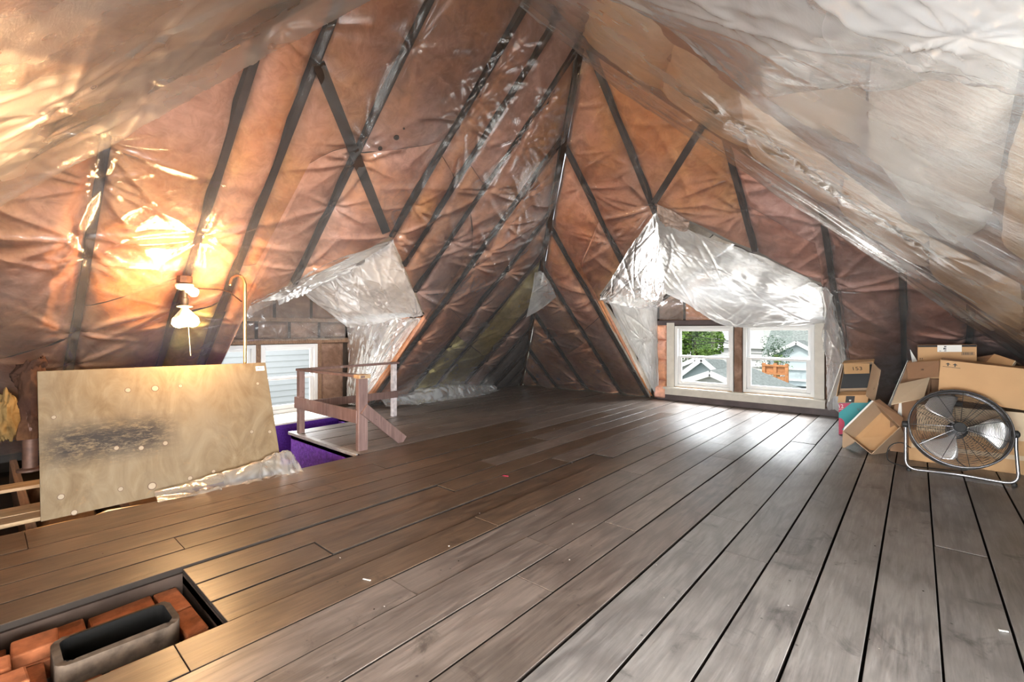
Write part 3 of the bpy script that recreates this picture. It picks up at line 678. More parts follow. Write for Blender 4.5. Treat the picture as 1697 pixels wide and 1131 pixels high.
MB().box((XWL-.02, 1.5, -.02), (-5.6, 3.28, .0)).build('window_sill', M['trimpaint'], struct('trim_2', (-5.9, 2.4, -.02)), bevel=.002)
drape('plastic_sheet', 'clear plastic sheet over the brown gable above the stair windows', [
    [(XWL+.06, 1.56, 1.3), (XWL+.06, 2.55, 1.9), (XWL+.06, 3.5, 1.32)], [(XWL+.07, 1.56, 1.1), (XWL+.08, 2.55, 1.3), (XWL+.07, 3.5, 1.1)], [(XWL+.05, 1.56, .95), (XWL+.06, 2.55, .95), (XWL+.05, 3.5, .95)]],
    M['film'], 101, .018, .012, [(.9, .2, 1), (.9, .5, 1), (.9, .8, 1)], 16)
Ap = lambda px, py, off=.04: onS('A', px, py, off)
q = lambda a, b, f: np.array(a)*(1-f)+np.array(b)*f
pa, rw, ew, er = Ap(652, 397, .03), np.array([XWL+.1, 2.5, 1.86]), np.array([XWL+.1, 3.5, 1.18]), Ap(702, 524, .03)
dn = np.array([0, 0, -.09])
drape('plastic_sheet', 'creased white plastic under the right side of the stair dormer roof', [
    [pa, q(pa, er, .33)+dn*.2, q(pa, er, .66)+dn*.3, er], [q(pa, rw, .35), q(q(pa, rw, .35), q(er, ew, .35), .33)+dn*1.2, q(q(pa, rw, .35), q(er, ew, .35), .66)+dn*.6, q(er, ew, .3)],
    [q(pa, rw, .7), q(q(pa, rw, .7), q(er, ew, .7), .33)+dn*.5, q(q(pa, rw, .7), q(er, ew, .7), .66)+dn*1.1, q(er, ew, .66)+dn*.5], [rw, q(rw, ew, .33)+dn*.2, q(rw, ew, .66)+dn*.3, ew+dn*.5]],
    M['film_white'], 103, .012, .014, [(.0, .0, 1.2), (.4, .3, 1.2), (.1, .95, 1.), (.6, .4, 1.), (.3, .7, .9)], 34, None, .02, .018)
gA = lambda w_, z: ((XA+z/T)*(1-w_)-6.2*w_, 3.515-.02*w_, z)
drape('plastic_sheet', 'white plastic sheet in vertical folds on the right cheek of the stair dormer', [[gA(w_, z) for w_ in ws] for z, ws in ((1.22, (.36, .6, 1.)), (.8, (.33, .6, 1.)), (.4, (.3, .6, 1.)), (.02, (.2, .6, 1.)))],
    M['film_white'], 107, .012, .012, [(.0, .3, 1.2), (.0, .7, 1.)], 34, 0., .014, .012, .008)
drape('plastic_sheet', 'thin gathered plastic over orange insulation beside the white folds of the stair dormer', [[gA(w_, z) for w_ in (.0, .2, .4)] for z in (1.24, .9, .6, .3, .03)],
    M['film_milk'], 109, .01, .012, [(.0, .1, 1.2), (.0, .7, 1.2)], 44, 0., .008, .013)
# sheet along the left rim of that dormer, torn edge
drape('plastic_sheet', 'torn clear plastic flap along the lower left rim of the stair dormer', [
    [Ap(650, 399, .05), Ap(560, 432, .06), Ap(490, 466, .06), Ap(415, 505, .07)],
    [onX(640, 425, -4.3), onX(560, 455, -4.7), onX(500, 480, -5.1), onX(455, 497, -5.5)],
    [onX(600, 450, -5.0), onX(540, 470, -5.3), onX(500, 490, -5.7), onX(462, 505, -6.1)]],
    M['film_milk'], 113, .012, .012, [(.1, .9, 1.), (.5, .5, 1.2), (.9, .3, 1.)], 30, None, .02, .016, .02)
drape('plastic_sheet', 'small triangular plastic flap hanging loose in the far corner', [
    [onS('A', 886, 452, .1), onS('B', 893, 450, .1), onS('B', 897, 449, .08)], [onS('A', 880, 490, .1), onS('B', 905, 475, .14), onS('B', 912, 470, .08)], [onS('A', 872, 527, .1), onS('B', 897, 512, .15), onS('B', 922, 492, .08)]],
    M['film_milk'], 141, .012, .006, [], 8, None, .01, .008)
bq = []
for y, zt_ in ((3.75, .1), (4.2, .16), (4.7, .22), (5.2, .2), (5.7, .12), (6.1, .08)):
    xb = XA+zt_/T; bq.append([(xb+.06, y, zt_+.02), (xb+.12, y, zt_*.55+.05), (xb+.15, y+.03, .05), (xb+.22+.06*math.sin(y*5), y, .015), (xb+.28+.05*math.sin(y*9), y+.04, .012)])
drape('plastic_sheet', 'surplus plastic bunched on the floor along the foot of the yellow insulation', bq, M['film_milk'], 143, .012, .014, [(.2, .5, .8), (.5, .4, .9), (.7, .6, .8)], 40, None, .018, .014, .01)
M['kraft'] = plain('crumpled_kraft_paper', (.36, .27, .22), .45, .2, var=.35, sc=30, bump=.9)
tag(drape('kraft_paper', 'crumpled brown foil paper stuffed at the peak of the street dormer', [
    [Bp(1086, 338, .05), Bp(1110, 348, .06), Bp(1142, 366, .05)], [Bp(1090, 350, .09), Bp(1112, 362, .1), Bp(1140, 374, .07)], [Bp(1096, 366, .06), Bp(1116, 373, .07), Bp(1140, 378, .05)]],
    M['kraft'], 147, .006, .01, [(.5, .3, .5), (.5, .7, .5)], 20, None, .016, .01), None, 'paper')
for sl, a_, b_, wd in (('A', (528, 105), (640, 385), .075), ('B', (1172, 196), (1084, 336), .06)):
    p_, q_ = onS(sl, *a_, .029), onS(sl, *b_, .029); MB().beam(p_, q_, wd, .02, NRM[sl]).build('brace_board', M['rafter'], CEIL[sl])
for px, py, r in ((657, 228, .022), (630, 246, .018), (669, 213, .008)):
    MB().lathe(onS('A', px, py, .032), [(r, 0), (r*.9, .006), (r*.3, .008)], 9, NRM['A']).build('dark_patch', M['rafter'], CEIL['A'])
# out-of-view dormers: right one lets daylight in, front one is added for fill
for s, ax in (('C', 'x'), ('D', 'y')):
    c, hw, ze, zr = DORM[s]; par = CEIL[s]; dep = .55
    e = XC+dep if s == 'C' else YD-dep
    f = (lambda t, d, z: np.array([d, t, z])) if s == 'C' else (lambda t, d, z: np.array([t, d, z]))
    top_in = (XC-ze/T) if s == 'C' else (YD+ze/T); low = XC if s == 'C' else YD
    m = MB(); m.slab([f(c-hw, top_in, ze+.03), f(c+hw, top_in, ze+.03), f(c+hw, e, ze+.03), f(c-hw, e, ze+.03)], .04)
    for sg in (-1, 1): m.slab([f(c+sg*hw, top_in, ze), f(c+sg*hw, e, ze), f(c+sg*hw, e, 0), f(c+sg*hw, low, 0)], .04)
    m.build('dormer_lining', M['white_batt'], par)
    g = MB()
    for a, b, z0, z1 in ((c-hw, c-hw+.12, 0, ze), (c+hw-.12, c+hw, 0, ze), (c-.06, c+.06, 0, ze), (c-hw, c+hw, 0, .15), (c-hw, c+hw, ze-.1, ze)):
        g.box(np.minimum(f(a, e-.02, z0), f(b, e+.02, z1)), np.maximum(f(a, e-.02, z0), f(b, e+.02, z1)))
    g.build('window_frame', M['white'], struct('window_5' if s == 'C' else 'added_window', tuple(f(c, e, 0))))

# ------------------------------------------------------------------ floor
FL = struct('floor', (-1.5, 3, 0))
TH = .024
wpx = lambda px: (-.8646+.755*(px-848.5)/771*1.318)*1.1
edges = [wpx(p) for p in (1702, 1563, 1424, 1286, 1146, 1006, 858, 710, 565, 420)]
edges = sorted(edges); 
while edges[0] > -3.5: edges.insert(0, edges[0]-.2)
edges[0] = -3.68
x = edges[0]
while x > -5.9: x -= .2; edges.insert(0, x)
while edges[-1] < 2.1: edges.append(edges[-1]+.198)
HOLE = (-2.47, -1.975, -1.2, .62)      # chimney opening  x0 x1 y0 y1
def nice(e):   # snap the opening to plank seams
    return min(edges, key=lambda q: abs(q-e))
HX0, HX1 = nice(HOLE[0]), nice(HOLE[1])
known = {}     # butt joints read from the photograph, per seam index
for px, py in ((1000, 865), (290, 893), (540, 910), (1180, 650), (890, 970), (1200, 760), (1215, 862), (690, 985), (620, 770), (500, 812), (820, 870), (1260, 930), (1180, 800)):
    p = onZ(px, py); k = int(np.searchsorted(edges, p[0])-1); known.setdefault(k, []).append(p[1])
rngp = random.Random(5)
for k in range(len(edges)-1):
    x0, x1 = edges[k], edges[k+1]; xm = (x0+x1)/2
    if x1-x0 < .02: continue
    spans = [(YD, YB)]
    if xm < -5.6: spans = [(3.03, YB)]
    elif xm < -5.05: spans = [(3.03, YB)]
    elif xm < -3.69: spans = [(2.2, YB)]
    elif HX0-.01 < xm < HX1+.01: spans = [(HOLE[3], YB), (YD, HOLE[2])]
    if -3.7 < x0 < -3.66: spans = [(YD, YB)]
    for a, b in spans:
        js = sorted(y for y in known.get(k, []) if a+.2 < y < b-.2)
        cur = a; cutl = [a]
        y = a+rngp.uniform(.8, 3.4)
        cand = js+[yy for yy in (y, y+rngp.uniform(2.4, 4.2), y+rngp.uniform(5.4, 7)) if all(abs(yy-j) > 1.3 for j in js)]
        cutl = [a]+sorted(q for q in cand if a+.4 < q < b-.4)+[b]
        for i in range(len(cutl)-1):
            y0, y1 = cutl[i], cutl[i+1]; g = rngp.uniform(.006, .012); dz = rngp.uniform(-.003, .002)
            if HX0-.01 < xm < HX1+.01 and abs(y0-HOLE[3]) < .01: dz = -.007; g = .014
            m = MB().bbox((x0+g/2, y0+.0015, -TH), (x1-g/2, y1-.0015, dz), .0014)
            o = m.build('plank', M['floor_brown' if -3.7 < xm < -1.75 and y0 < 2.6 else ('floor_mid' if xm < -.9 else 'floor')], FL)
            o.data.materials.append(M['joint']); [setattr(o.data.polygons[z_], 'material_index', 1) for z_ in range(2, 6)]  # plank sides take the dark material so the gaps read dark
            cc = Vector(((x0+x1)/2, (y0+y1)/2, 0)); o.data.transform(Matrix.Translation(Vector(ploc(FL))-cc)); o.location = cc-Vector(ploc(FL))
# dark void boards beneath so the joints read black
m = MB()
for xa, xb, ya, yb in ((-5.95, -5.05, 3.03, YB), (-5.05, -3.68, 2.2, YB), (-3.68, HX0, YD, YB), (HX0, HX1, .62, YB), (HX1, 2.1, YD, YB)):
    m.box((xa, ya, -.07), (xb, yb, -.035))
m.build('subfloor', plain('subfloor_dark', (.018, .014, .012), .95), FL)
# joists in the unfloored bay at the left
for k, y in enumerate((-1.6, -1.15, -.7, -.25, .2, .62, .98)):
    MB().box((-5.9, y-.022, -.24), (-3.66, y+.022, -.03)).build('joist', M['joist'], FL)
MB().box((-6.9, YD-.4, -.3), (-3.66, 1.0, -.25)).build('ceiling_boards', plain('lath_dark', (.05, .035, .025), .9), FL)
for k, y in enumerate((.42, .8)):
    fluff('insulation_batt', FL, [(-5.6, y-.15, -.25), (-4.3, y-.15, -.25), (-4.3, y+.15, -.25), (-5.6, y+.15, -.25)], M['tan_dark'], .12, 16, 200+k, .03)

# ------------------------------------------------------------------ stairwell
WS = struct('wall_stairwell', (-4.6, 2.1, -1.2))
def wl(q, mat, nm='well_wall'): MB().slab(q, .03).build(nm, mat, WS)
wl([(-3.7, 2.215, -1.3), (-5.05, 2.215, -1.3), (-5.05, 2.215, -.012), (-3.7, 2.215, -.012)], M['purple'])
wl([(-5.035, 2.215, -1.3), (-5.035, 3.03, -1.3), (-5.035, 3.03, -.012), (-5.035, 2.215, -.012)], M['purple'])
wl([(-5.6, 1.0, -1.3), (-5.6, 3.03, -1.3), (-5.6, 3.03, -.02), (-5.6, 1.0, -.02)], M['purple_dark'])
wl([(-5.6, 3.045, -1.3), (-5.03, 3.045, -1.3), (-5.03, 3.045, -.012), (-5.6, 3.045, -.012)], M['purple'])
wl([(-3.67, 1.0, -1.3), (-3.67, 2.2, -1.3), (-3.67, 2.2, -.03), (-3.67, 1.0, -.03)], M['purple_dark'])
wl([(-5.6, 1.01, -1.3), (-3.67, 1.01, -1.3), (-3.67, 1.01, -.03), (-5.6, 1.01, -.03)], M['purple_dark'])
ST = struct('trim_3', (-4.4, 2.2, -.03))
MB().box((-5.09, 2.185, -.03), (-3.72, 2.235, .002)).build('nosing_board', M['floor_pale'], ST, bevel=.003)
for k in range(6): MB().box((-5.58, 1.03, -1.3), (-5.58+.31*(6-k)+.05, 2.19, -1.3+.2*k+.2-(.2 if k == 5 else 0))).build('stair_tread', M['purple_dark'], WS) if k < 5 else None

# ------------------------------------------------------------------ stair railing
RL = thing('stair_railing', 'low worn brown wooden railing around the stair opening by the purple wall', 'railing', (-3.79, 2.29, 0))
Pw = M['paintwood']
p1, p2, p3 = np.array([-3.80, 2.29, 0]), np.array([-4.93, 2.25, 0]), np.array([-5.0, 3.46, 0])
MB().box(p1+[-.022, -.047, 0], p1+[.022, .047, .66]).build('post', Pw, RL, bevel=.003)
MB().box(p1+[-.075, -.02, 0], p1+[-.022, .02, .66]).build('post', Pw, RL, bevel=.003)
MB().box(p2+[-.03, -.03, 0], p2+[.03, .03, .66]).build('post', Pw, RL, bevel=.003)
tag(MB().box(p3+[-.025, -.03, 0], p3+[.025, .03, .66]).build('post', plain('peeling_grey_paint', (.42, .38, .38), .6, var=.5, sc=14), RL, bevel=.003), 'post with pale peeling paint')
MB().beam(p1+[.05, -.0, .672], p2+[-.03, 0, .672], .085, .024).build('top_rail', Pw, RL, bevel=.003)
MB().beam(p2+[0, -.03, .672], p3+[0, .06, .672], .07, .024).build('top_rail', Pw, RL, bevel=.003)
MB().beam(p1+[-.0, -.045, .31], p2+[-.02, -.05, .33], .022, .12).build('middle_rail', Pw, RL, bevel=.003)
MB().beam(p2+[.045, -.03, .3], p3+[.045, .03, .28], .022, .085).build('middle_rail', Pw, RL, bevel=.003)
MB().beam(p1+[.03, .0, .38], p1+[.012, .44, .01], .03, .1).build('brace', Pw, RL, bevel=.003)
MB().box(p1+[-.05, -.055, .655], p1+[.05, .06, .69]).build('post_cap', M['rough'], RL, bevel=.004)

# ------------------------------------------------------------------ plywood sheet leaning at the stair edge
t = NT('plywood_face'); v = t.coord((1, 1, 1)); vs = t.coord((1.5, 3.2, 1.7))
g = t.noise(vs, 1.9, 8, .6, 2.4); b = t.noise(v, 2.1, 6, .6, .5)
c = t.ramp(g, [(.3, (.1, .066, .034)), (.55, (.145, .105, .06)), (.75, (.18, .137, .085))])
c = t.mix(t.math('MULTIPLY', t.ramp(b, [(.4, (0, 0, 0)), (.65, (1, 1, 1))]), .5), c, (.17, .14, .098))
sx = t.n('SeparateXYZ', {0: t.coord()})
def bandm(sock, lo, hi, soft):
    a = t.n('MapRange', {0: sock, 1: lo-soft, 2: lo+soft}).outputs[0]; b_ = t.n('MapRange', {0: sock, 1: hi+soft, 2: hi-soft}).outputs[0]; return t.math('MULTIPLY', a, b_)
sc = t.ramp(t.noise(t.coord((4, 4, 13)), 3.6, 12, .82, .3), [(.38, (0, 0, 0)), (.52, (1, 1, 1))])
scuff = t.math('MULTIPLY', t.math('MULTIPLY', bandm(sx.outputs[1], .02, .62, .09), bandm(sx.outputs[2], .3, .5, .06)), sc)
c = t.mix(t.math('MULTIPLY', scuff, 1.), c, (.03, .025, .022))
c = t.mix(t.ramp(t.noise(t.coord((2, 2, 2)), 5, 9, .8, .6), [(.6, (0, 0, 0)), (.68, (.6, .6, .6))]), c, (.2, .12, .06))
M['plywood'] = t.fin(c, .72, t.bump(g, .1, .004), Specular_IOR_Level=.15)
b0, b1 = onZ(68, 868), onZ(460, 777); b0[0] = b1[0] = -3.76; b0[1] = .235; b1[1] = 1.545
up_ = np.array([-.245, 0, .84]); 
PLo = thing('plywood_board', 'stained pale plywood board leaning at the edge of the stair opening', 'board', tuple(b0))
b0 = b0+[0, 0, .004]; b1 = b1+[0, .02, .004]
m = MB().slab([b0, b1, b1+up_*.98+[0, -.03, 0], b0+up_*1.0], .018); m.build('panel', M['plywood'], PLo, bevel=.002)
nrm = np.cross(b1-b0, up_); nrm /= np.linalg.norm(nrm); nrm = nrm if nrm[0] > 0 else -nrm
def onply(px, py):
    p0 = b0+nrm*.0092; return hit(px, py, nrm, nrm@p0)
rg = MB(); M['knot_ring'] = plain('knot_ring', (.08, .045, .025), .7); M['knot'] = plain('knot_plug', (.23, .18, .12), .6, var=.3)
for px, py, r in ((212, 647, .014), (257, 644, .018), (299, 640, .011), (427, 636, .011), (193, 743, .012), (234, 743, .013), (274, 735, .013), (417, 716, .012), (447, 716, .012), (101, 824, .014), (200, 811, .012), (252, 806, .02), (315, 793, .013), (354, 782, .011), (424, 774, .009), (123, 850, .013), (89, 692, .01)):
    c_ = onply(px, py); MB().lathe(c_, [(r*1.25, -.0004), (r*1.25, .0003)], 14, nrm).build('knot_ring', M['knot_ring'], PLo)
    MB().lathe(c_+nrm*.0003, [(r, 0), (r*.97, .0005)], 14, nrm).build('knot_plug', M['knot'], PLo)
c_ = onply(431, 611); us = (b1-b0)/np.linalg.norm(b1-b0); vs_ = up_/np.linalg.norm(up_)
M['paper'] = plain('white_paper', (.78, .78, .76), .6, var=.04); M['ink'] = plain('black_ink', (.025, .023, .022), .6)
q4 = lambda c_, w_, h_: [c_-us*w_/2-vs_*h_/2, c_+us*w_/2-vs_*h_/2, c_+us*w_/2+vs_*h_/2, c_-us*w_/2+vs_*h_/2]
tag(MB().slab(q4(c_+nrm*.0004, .064, .036), .0006).build('price_sticker', M['paper'], PLo), 'white sticker with a bar code')
m = MB(); xx = -.02
while xx < .021:
    wd = random.choice((.0012, .0022, .003)); m.slab(q4(c_+nrm*.0009+us*(xx+wd/2)+vs_*.003, wd, .014), .0003); xx += wd+random.choice((.001, .0018))
m.build('bar_code', M['ink'], PLo)

# crumpled plastic at the foot of the board
foot = []
for f, zt_ in ((0, .035), (.25, .055), (.5, .07), (.75, .1), (.93, .13), (1.06, .09)):
    y = .74+.86*f; foot.append([(-3.735-.02*f, y, zt_+.015), (-3.7, y, zt_*1.25+.012), (-3.655, y, zt_*.75+.014), (-3.61+.03*math.sin(7*f), y, .012), (-3.57-.05*(1-f), y, .008)])
drape('crumpled_plastic', 'crumpled piece of clear plastic lying along the foot of the plywood board', foot, M['film_crumple'], 131, .01, .012, [(.9, .3, .7), (.8, .6, .7), (.6, .4, .6)], 30, None, .012, .009, .006)

# ------------------------------------------------------------------ chimney top in the floor opening
M['brick'] = plain('old_red_brick', (.27, .09, .038), .9, var=.4, sc=22, bump=.5); M['mortar'] = plain('crumbling_mortar', (.48, .42, .37), .95, var=.35, sc=30, bump=.8)
M['clay'] = plain('sooty_clay_flue', (.07, .05, .036), .85, var=.5, sc=24, bump=.6); M['soot'] = plain('soot', (.006, .0055, .005), .95)
CH = thing('chimney', 'cut-off brick chimney with a rectangular clay flue below the floor hole', 'chimney', ((HX0+HX1)/2, .2, -.6))
fx0, fx1, fy0, fy1 = -2.31, -2.10, .165, .51
rb = random.Random(3)
MB().box((HX0+.01, -1.1, -.6), (fx0-.005, .6, -.135)).build('mortar_bed', M['mortar'], CH)
MB().box((fx1+.005, -1.1, -.6), (HX1-.005, .6, -.135)).build('mortar_bed', M['mortar'], CH)
MB().box((fx0-.005, fy1+.004, -.6), (fx1+.005, .6, -.135)).build('mortar_bed', M['mortar'], CH)
MB().box((fx0-.005, -1.1, -.6), (fx1+.005, fy0-.004, -.135)).build('mortar_bed', M['mortar'], CH)
def brick(x0, x1, y0, y1, zt):
    V = MB().box((x0+.004, y0+.004, zt-.07), (x1-.004, y1-.004, zt+rb.uniform(-.006, .006)), .004); V.build('brick', M['brick'], CH, bevel=.007)
y = -1.0
while y < .58:
    y1 = min(y+.21, .6)
    brick(HX0+.012, fx0-.006, y, y1, -.075); brick(fx1+.006, HX1-.006, y+.0, y1, -.07)
    y += .215
brick(fx0-.006, fx1+.006, fy1+.008, .6, -.075)
for yy in (.055, -.06, -.28, -.5): brick(fx0-.006, fx1+.006, yy-.0, yy+.1, -.07)
for x0, yy, zt in ((-2.44, -.08, -.0), (-2.33, -.03, -.005), (-2.2, .0, -.0)): brick(x0, x0+.105, yy-.2, yy+.05+.06, zt)
brick(-2.46, -2.33, .07, .2, -.02)
# flue liner: rounded rectangular ring
def rrect(x0, x1, y0, y1, r, n=6):
    pts = []
    for cx, cy, a0 in ((x1-r, y1-r, 0), (x0+r, y1-r, 90), (x0+r, y0+r, 180), (x1-r, y0+r, 270)):
        for k in range(n+1): a = R(a0+90*k/n); pts.append((cx+r*math.cos(a), cy+r*math.sin(a)))
    return pts
o_, i_ = rrect(fx0, fx1, fy0, fy1, .045), rrect(fx0+.022, fx1-.022, fy0+.022, fy1-.022, .03); n = len(o_)
V = [(x, y, -.55) for x, y in o_]+[(x, y, -.004+rb.uniform(-.003, .002)) for x, y in o_]+[(x, y, -.002+rb.uniform(-.004, .002)) for x, y in i_]
Fq = [(k, (k+1) % n, n+(k+1) % n, n+k) for k in range(n)]+[(n+k, n+(k+1) % n, 2*n+(k+1) % n, 2*n+k) for k in range(n)]
MB().add(V, Fq).build('flue_liner', M['clay'], CH, smooth=True)
V = [(x, y, -.002) for x, y in i_]+[(x, y, -.55) for x, y in i_]
MB().add(V, [(k, (k+1) % n, n+(k+1) % n, n+k) for k in range(n)]+[tuple(range(n, 2*n))]).build('flue_bore', M['soot'], CH)
# dark boards lining the hole's edge
MB().box((HX0-.02, -1.2, -.2), (HX0+.006, .62, -.026)).build('trimmer_joist', M['rafter'], FL)
MB().box((HX0-.02, .62, -.2), (HX1+.01, .645, -.026)).build('trimmer_joist', M['rafter'], FL)

# ------------------------------------------------------------------ vent pipe and loose boards at the left edge
pc = onZ(48, 785, -.05); pc = np.array([-4.35, .30, -.06]); pc = onX(50, 780, -4.15); px0, py0 = pc[0], pc[1]; zb = pc[2]
VP = thing('vent_pipe', 'rusty vent pipe wrapped in frayed brown insulation left of the plywood board', 'pipe', (px0, py0, zb))
M['iron'] = plain('rusty_iron', (.09, .045, .03), .6, .3, var=.4, sc=25); M['wrap'] = fibre('burnt_wrap', (.06, .024, .012), (.2, .09, .035), (.04, .02, .015))
MB().lathe((px0, py0, zb), [(.062, 0), (.062, .012), (.04, .02)], 20).build('flange', M['iron'], VP, True)
MB().lathe((px0, py0, zb), [(.036, .0), (.036, .6)], 18).build('pipe', M['iron'], VP, True)
a, zz = np.meshgrid(np.linspace(0, 2*math.pi, 49), np.linspace(.2, .66, 50), indexing='ij')
rr = .052+.01*np.sin(zz*14)+.014*fbm(np.cos(a)*2, np.sin(a)*2, zz*12, 9)
gridobj('insulation_wrap', np.stack([px0+rr*np.cos(a), py0+rr*np.sin(a), zb+zz], -1), M['wrap'], VP)
a, zz = np.meshgrid(np.linspace(0, 2*math.pi, 49), np.linspace(0, 1, 14), indexing='ij')
rr = .075+.012*np.sin(a*3)+.012*fbm(np.cos(a)*2, np.sin(a)*2, zz*3, 4); zq = .66+.05*np.sin(a+.6)-.06*(1-zz)+.02*fbm(np.cos(a)*3, np.sin(a)*3, zz*2, 8)
gridobj('frayed_collar', np.stack([px0+rr*(.75+.25*np.sin(zz*3.14))*np.cos(a), py0+rr*(.75+.25*np.sin(zz*3.14))*np.sin(a), zb+zq], -1), M['wrap'], VP)
for (xa, ya, xb, yb, wd, z_, lab) in ((-4.9, -1.0, -4.75, .95, .16, -.018, 'rough brown board lying across the joists behind the vent pipe'), (-4.18, -.9, -4.12, .6, .19, -.017, 'lamp-lit loose board across the joists in front of the vent pipe'), (-3.98, -.8, -3.97, .85, .14, -.02, 'loose board on the joists nearest the floor edge')):
    tag(MB().beam((xa, ya, z_), (xb, yb, z_), wd, .024).build('loose_board', M['rough'], None, bevel=.003), lab, 'board', 'loose boards on the joists')
tag(MB().box((-3.98, .30, -.006), (-3.87, .39, .035)).build('wood_block', M['paper'], bevel=.004), 'small pale wooden block on a loose board beside the plywood', 'wood block')
cb = [(-3.69, y, -.03+.012*math.sin(y*5)+.02*(y > .5)) for y in np.linspace(-.6, 1.2, 30)]
tag(MB().tube([(x-.03*math.sin(y*3+1), y, z) for x, y, z in cb], .006, 6).build('cable', plain('tan_cable', (.62, .45, .24), .5), None, True), 'tan electrical cable along the edge of the floor boards', 'cable')
# loose tuft of wool at the far left wall
a, b_ = np.meshgrid(np.linspace(0, 2*math.pi, 40), np.linspace(0, math.pi, 24), indexing='ij')
tc = onX(12, 700, -4.6)
rr = 1+.35*fbm(np.cos(a)*np.sin(b_)*2.2, np.sin(a)*np.sin(b_)*2.2, np.cos(b_)*2.2, 3)+.12*fbm(np.cos(a)*np.sin(b_)*9, np.sin(a)*np.sin(b_)*9, np.cos(b_)*9, 5)
tag(gridobj('wool_tuft', np.stack([tc[0]-.15+.07*rr*np.cos(a)*np.sin(b_), tc[1]+.07*rr*np.sin(a)*np.sin(b_), tc[2]+.15*rr*np.cos(b_)], -1), fibre('golden_wool', (.17, .095, .03), (.3, .19, .075))), 'ragged tuft of yellow wool insulation hanging at the left edge behind the pipe', 'insulation')

# ------------------------------------------------------------------ bare-bulb ceiling light
lp = onS('A', 306, 478, .15); LX, LY, LZ = lp
LA = thing('ceiling_light', 'bare bulb ceiling light with a socket cluster hanging from the plastic', 'lamp', (LX, LY, LZ-.4))
M['porcelain'] = plain('cream_porcelain', (.78, .68, .5), .35, var=.06); M['brass'] = plain('old_brass', (.5, .36, .16), .35, .9, var=.2); M['darkmetal'] = plain('dark_metal', (.05, .04, .035), .5, .5)
t = NT('bulb_glass'); t.fin((1, .8, .5), .3, **{'Emission Color': (1, .72, .36, 1), 'Emission Strength': 4.5}); M['bulb'] = t.m
dnv = np.array([0, 0, -1.])
MB().lathe((LX, LY, LZ+.09), [(.05, 0), (.052, .05)], 8, dnv).build('junction_box', M['iron'], LA)
MB().lathe((LX, LY, LZ+.03), [(.055, 0), (.06, .012), (.052, .035), (.03, .045)], 24, dnv).build('socket_base', M['porcelain'], LA, True)
MB().lathe((LX, LY, LZ-.01), [(.018, 0), (.018, .06), (.024, .065), (.024, .11), (.016, .12)], 16, dnv).build('pull_chain_socket', M['darkmetal'], LA, True)
MB().lathe((LX, LY, LZ-.125), [(.016, 0), (.05, .008), (.05, .016), (.02, .024)], 20, dnv).build('adapter_disc', M['porcelain'], LA, True)
def bulb(c0, d, lit=True):
    d = np.array(d, float); d /= np.linalg.norm(d)
    MB().lathe(c0, [(.018, 0), (.02, .03), (.026, .045), (.042, .095)], 16, d).build('bulb_base', M['porcelain'], LA, True)
    MB().lathe(c0, [(.042, .095), (.046, .115), (.04, .145), (.022, .16), (.001, .164)], 18, d).build('bulb', M['bulb'], LA, True)
    if lit:
        l = bpy.data.lights.new('bulb_light', 'POINT'); l.energy = LAMP_W; l.color = (1, .6, .27); l.shadow_soft_size = .04
        o = put('bulb_light', l, LA); o.location = Vector(np.array(c0)+d*.2+np.array([.2, -.02, -.02]))-Vector(LA.location)
LAMP_W = 12.5
rdv = RD*.0
bulb((LX, LY, LZ-.14), np.array([-.1, -.1, -1])+RD*-.25); bulb((LX, LY, LZ-.14), np.array([0, 0, -1])+RD*.55); bulb((LX, LY, LZ-.14), np.array([.45, -.25, -1])+RD*.1)
bulb((LX, LY, LZ-.14), np.array([-.5, .3, -.9])-RD*.3, False)
c0 = np.array([LX, LY, LZ-.02])+RD*.03
MB().lathe(c0-RD*.02, [(.014, 0), (.016, .025)], 14, RD+np.array([0, 0, -.25])).build('bulb_base', M['porcelain'], LA, True)
MB().lathe(c0+RD*.0, [(.012, 0), (.026, .012), (.036, .035), (.03, .058), (.012, .07), (.001, .072)], 18, RD+np.array([0, 0, -.25])).build('bulb', M['bulb'], LA, True)
l = bpy.data.lights.new('bulb_light', 'POINT'); l.energy = LAMP_W; l.color = (1, .6, .27); l.shadow_soft_size = .04
o = put('bulb_light', l, LA); o.location = Vector(c0+RD*.08+np.array([.2, 0, -.03]))-Vector(LA.location)
MB().tube([(LX+.02, LY+.01, LZ-.15), (LX+.03, LY+.03, LZ-.5)], .001, 5).build('pull_string', M['paper'], LA)
wirep = [onS('A', x, y, .075) for x, y in ((318, 478), (340, 479), (362, 480), (380, 484), (400, 500))]
tag(MB().tube(wirep, .006, 6).build('cable', M['iron'], None, True), 'thin dark cable running from the ceiling light to the right over the insulation', 'cable')
# hooked conduit
cx, cy = -4.10, 1.42
hp = [np.array([cx, cy, z]) for z in (-1.1, -.3, .5, 1.0, 1.3, 1.46)]
top = np.array([cx, cy, 1.46])
for k in range(1, 9): a = math.pi*k/10; hp.append(top+np.array([0, 0, .075*math.sin(a)])-RD*.06*(1-math.cos(a)))
hp.append(hp[-1]-RD*.012+np.array([0, 0, -.05]))
tag(MB().tube(hp, .0125, 12).build('conduit', M['brass'], None, True), 'hooked metal conduit standing behind the plywood board', 'pipe')

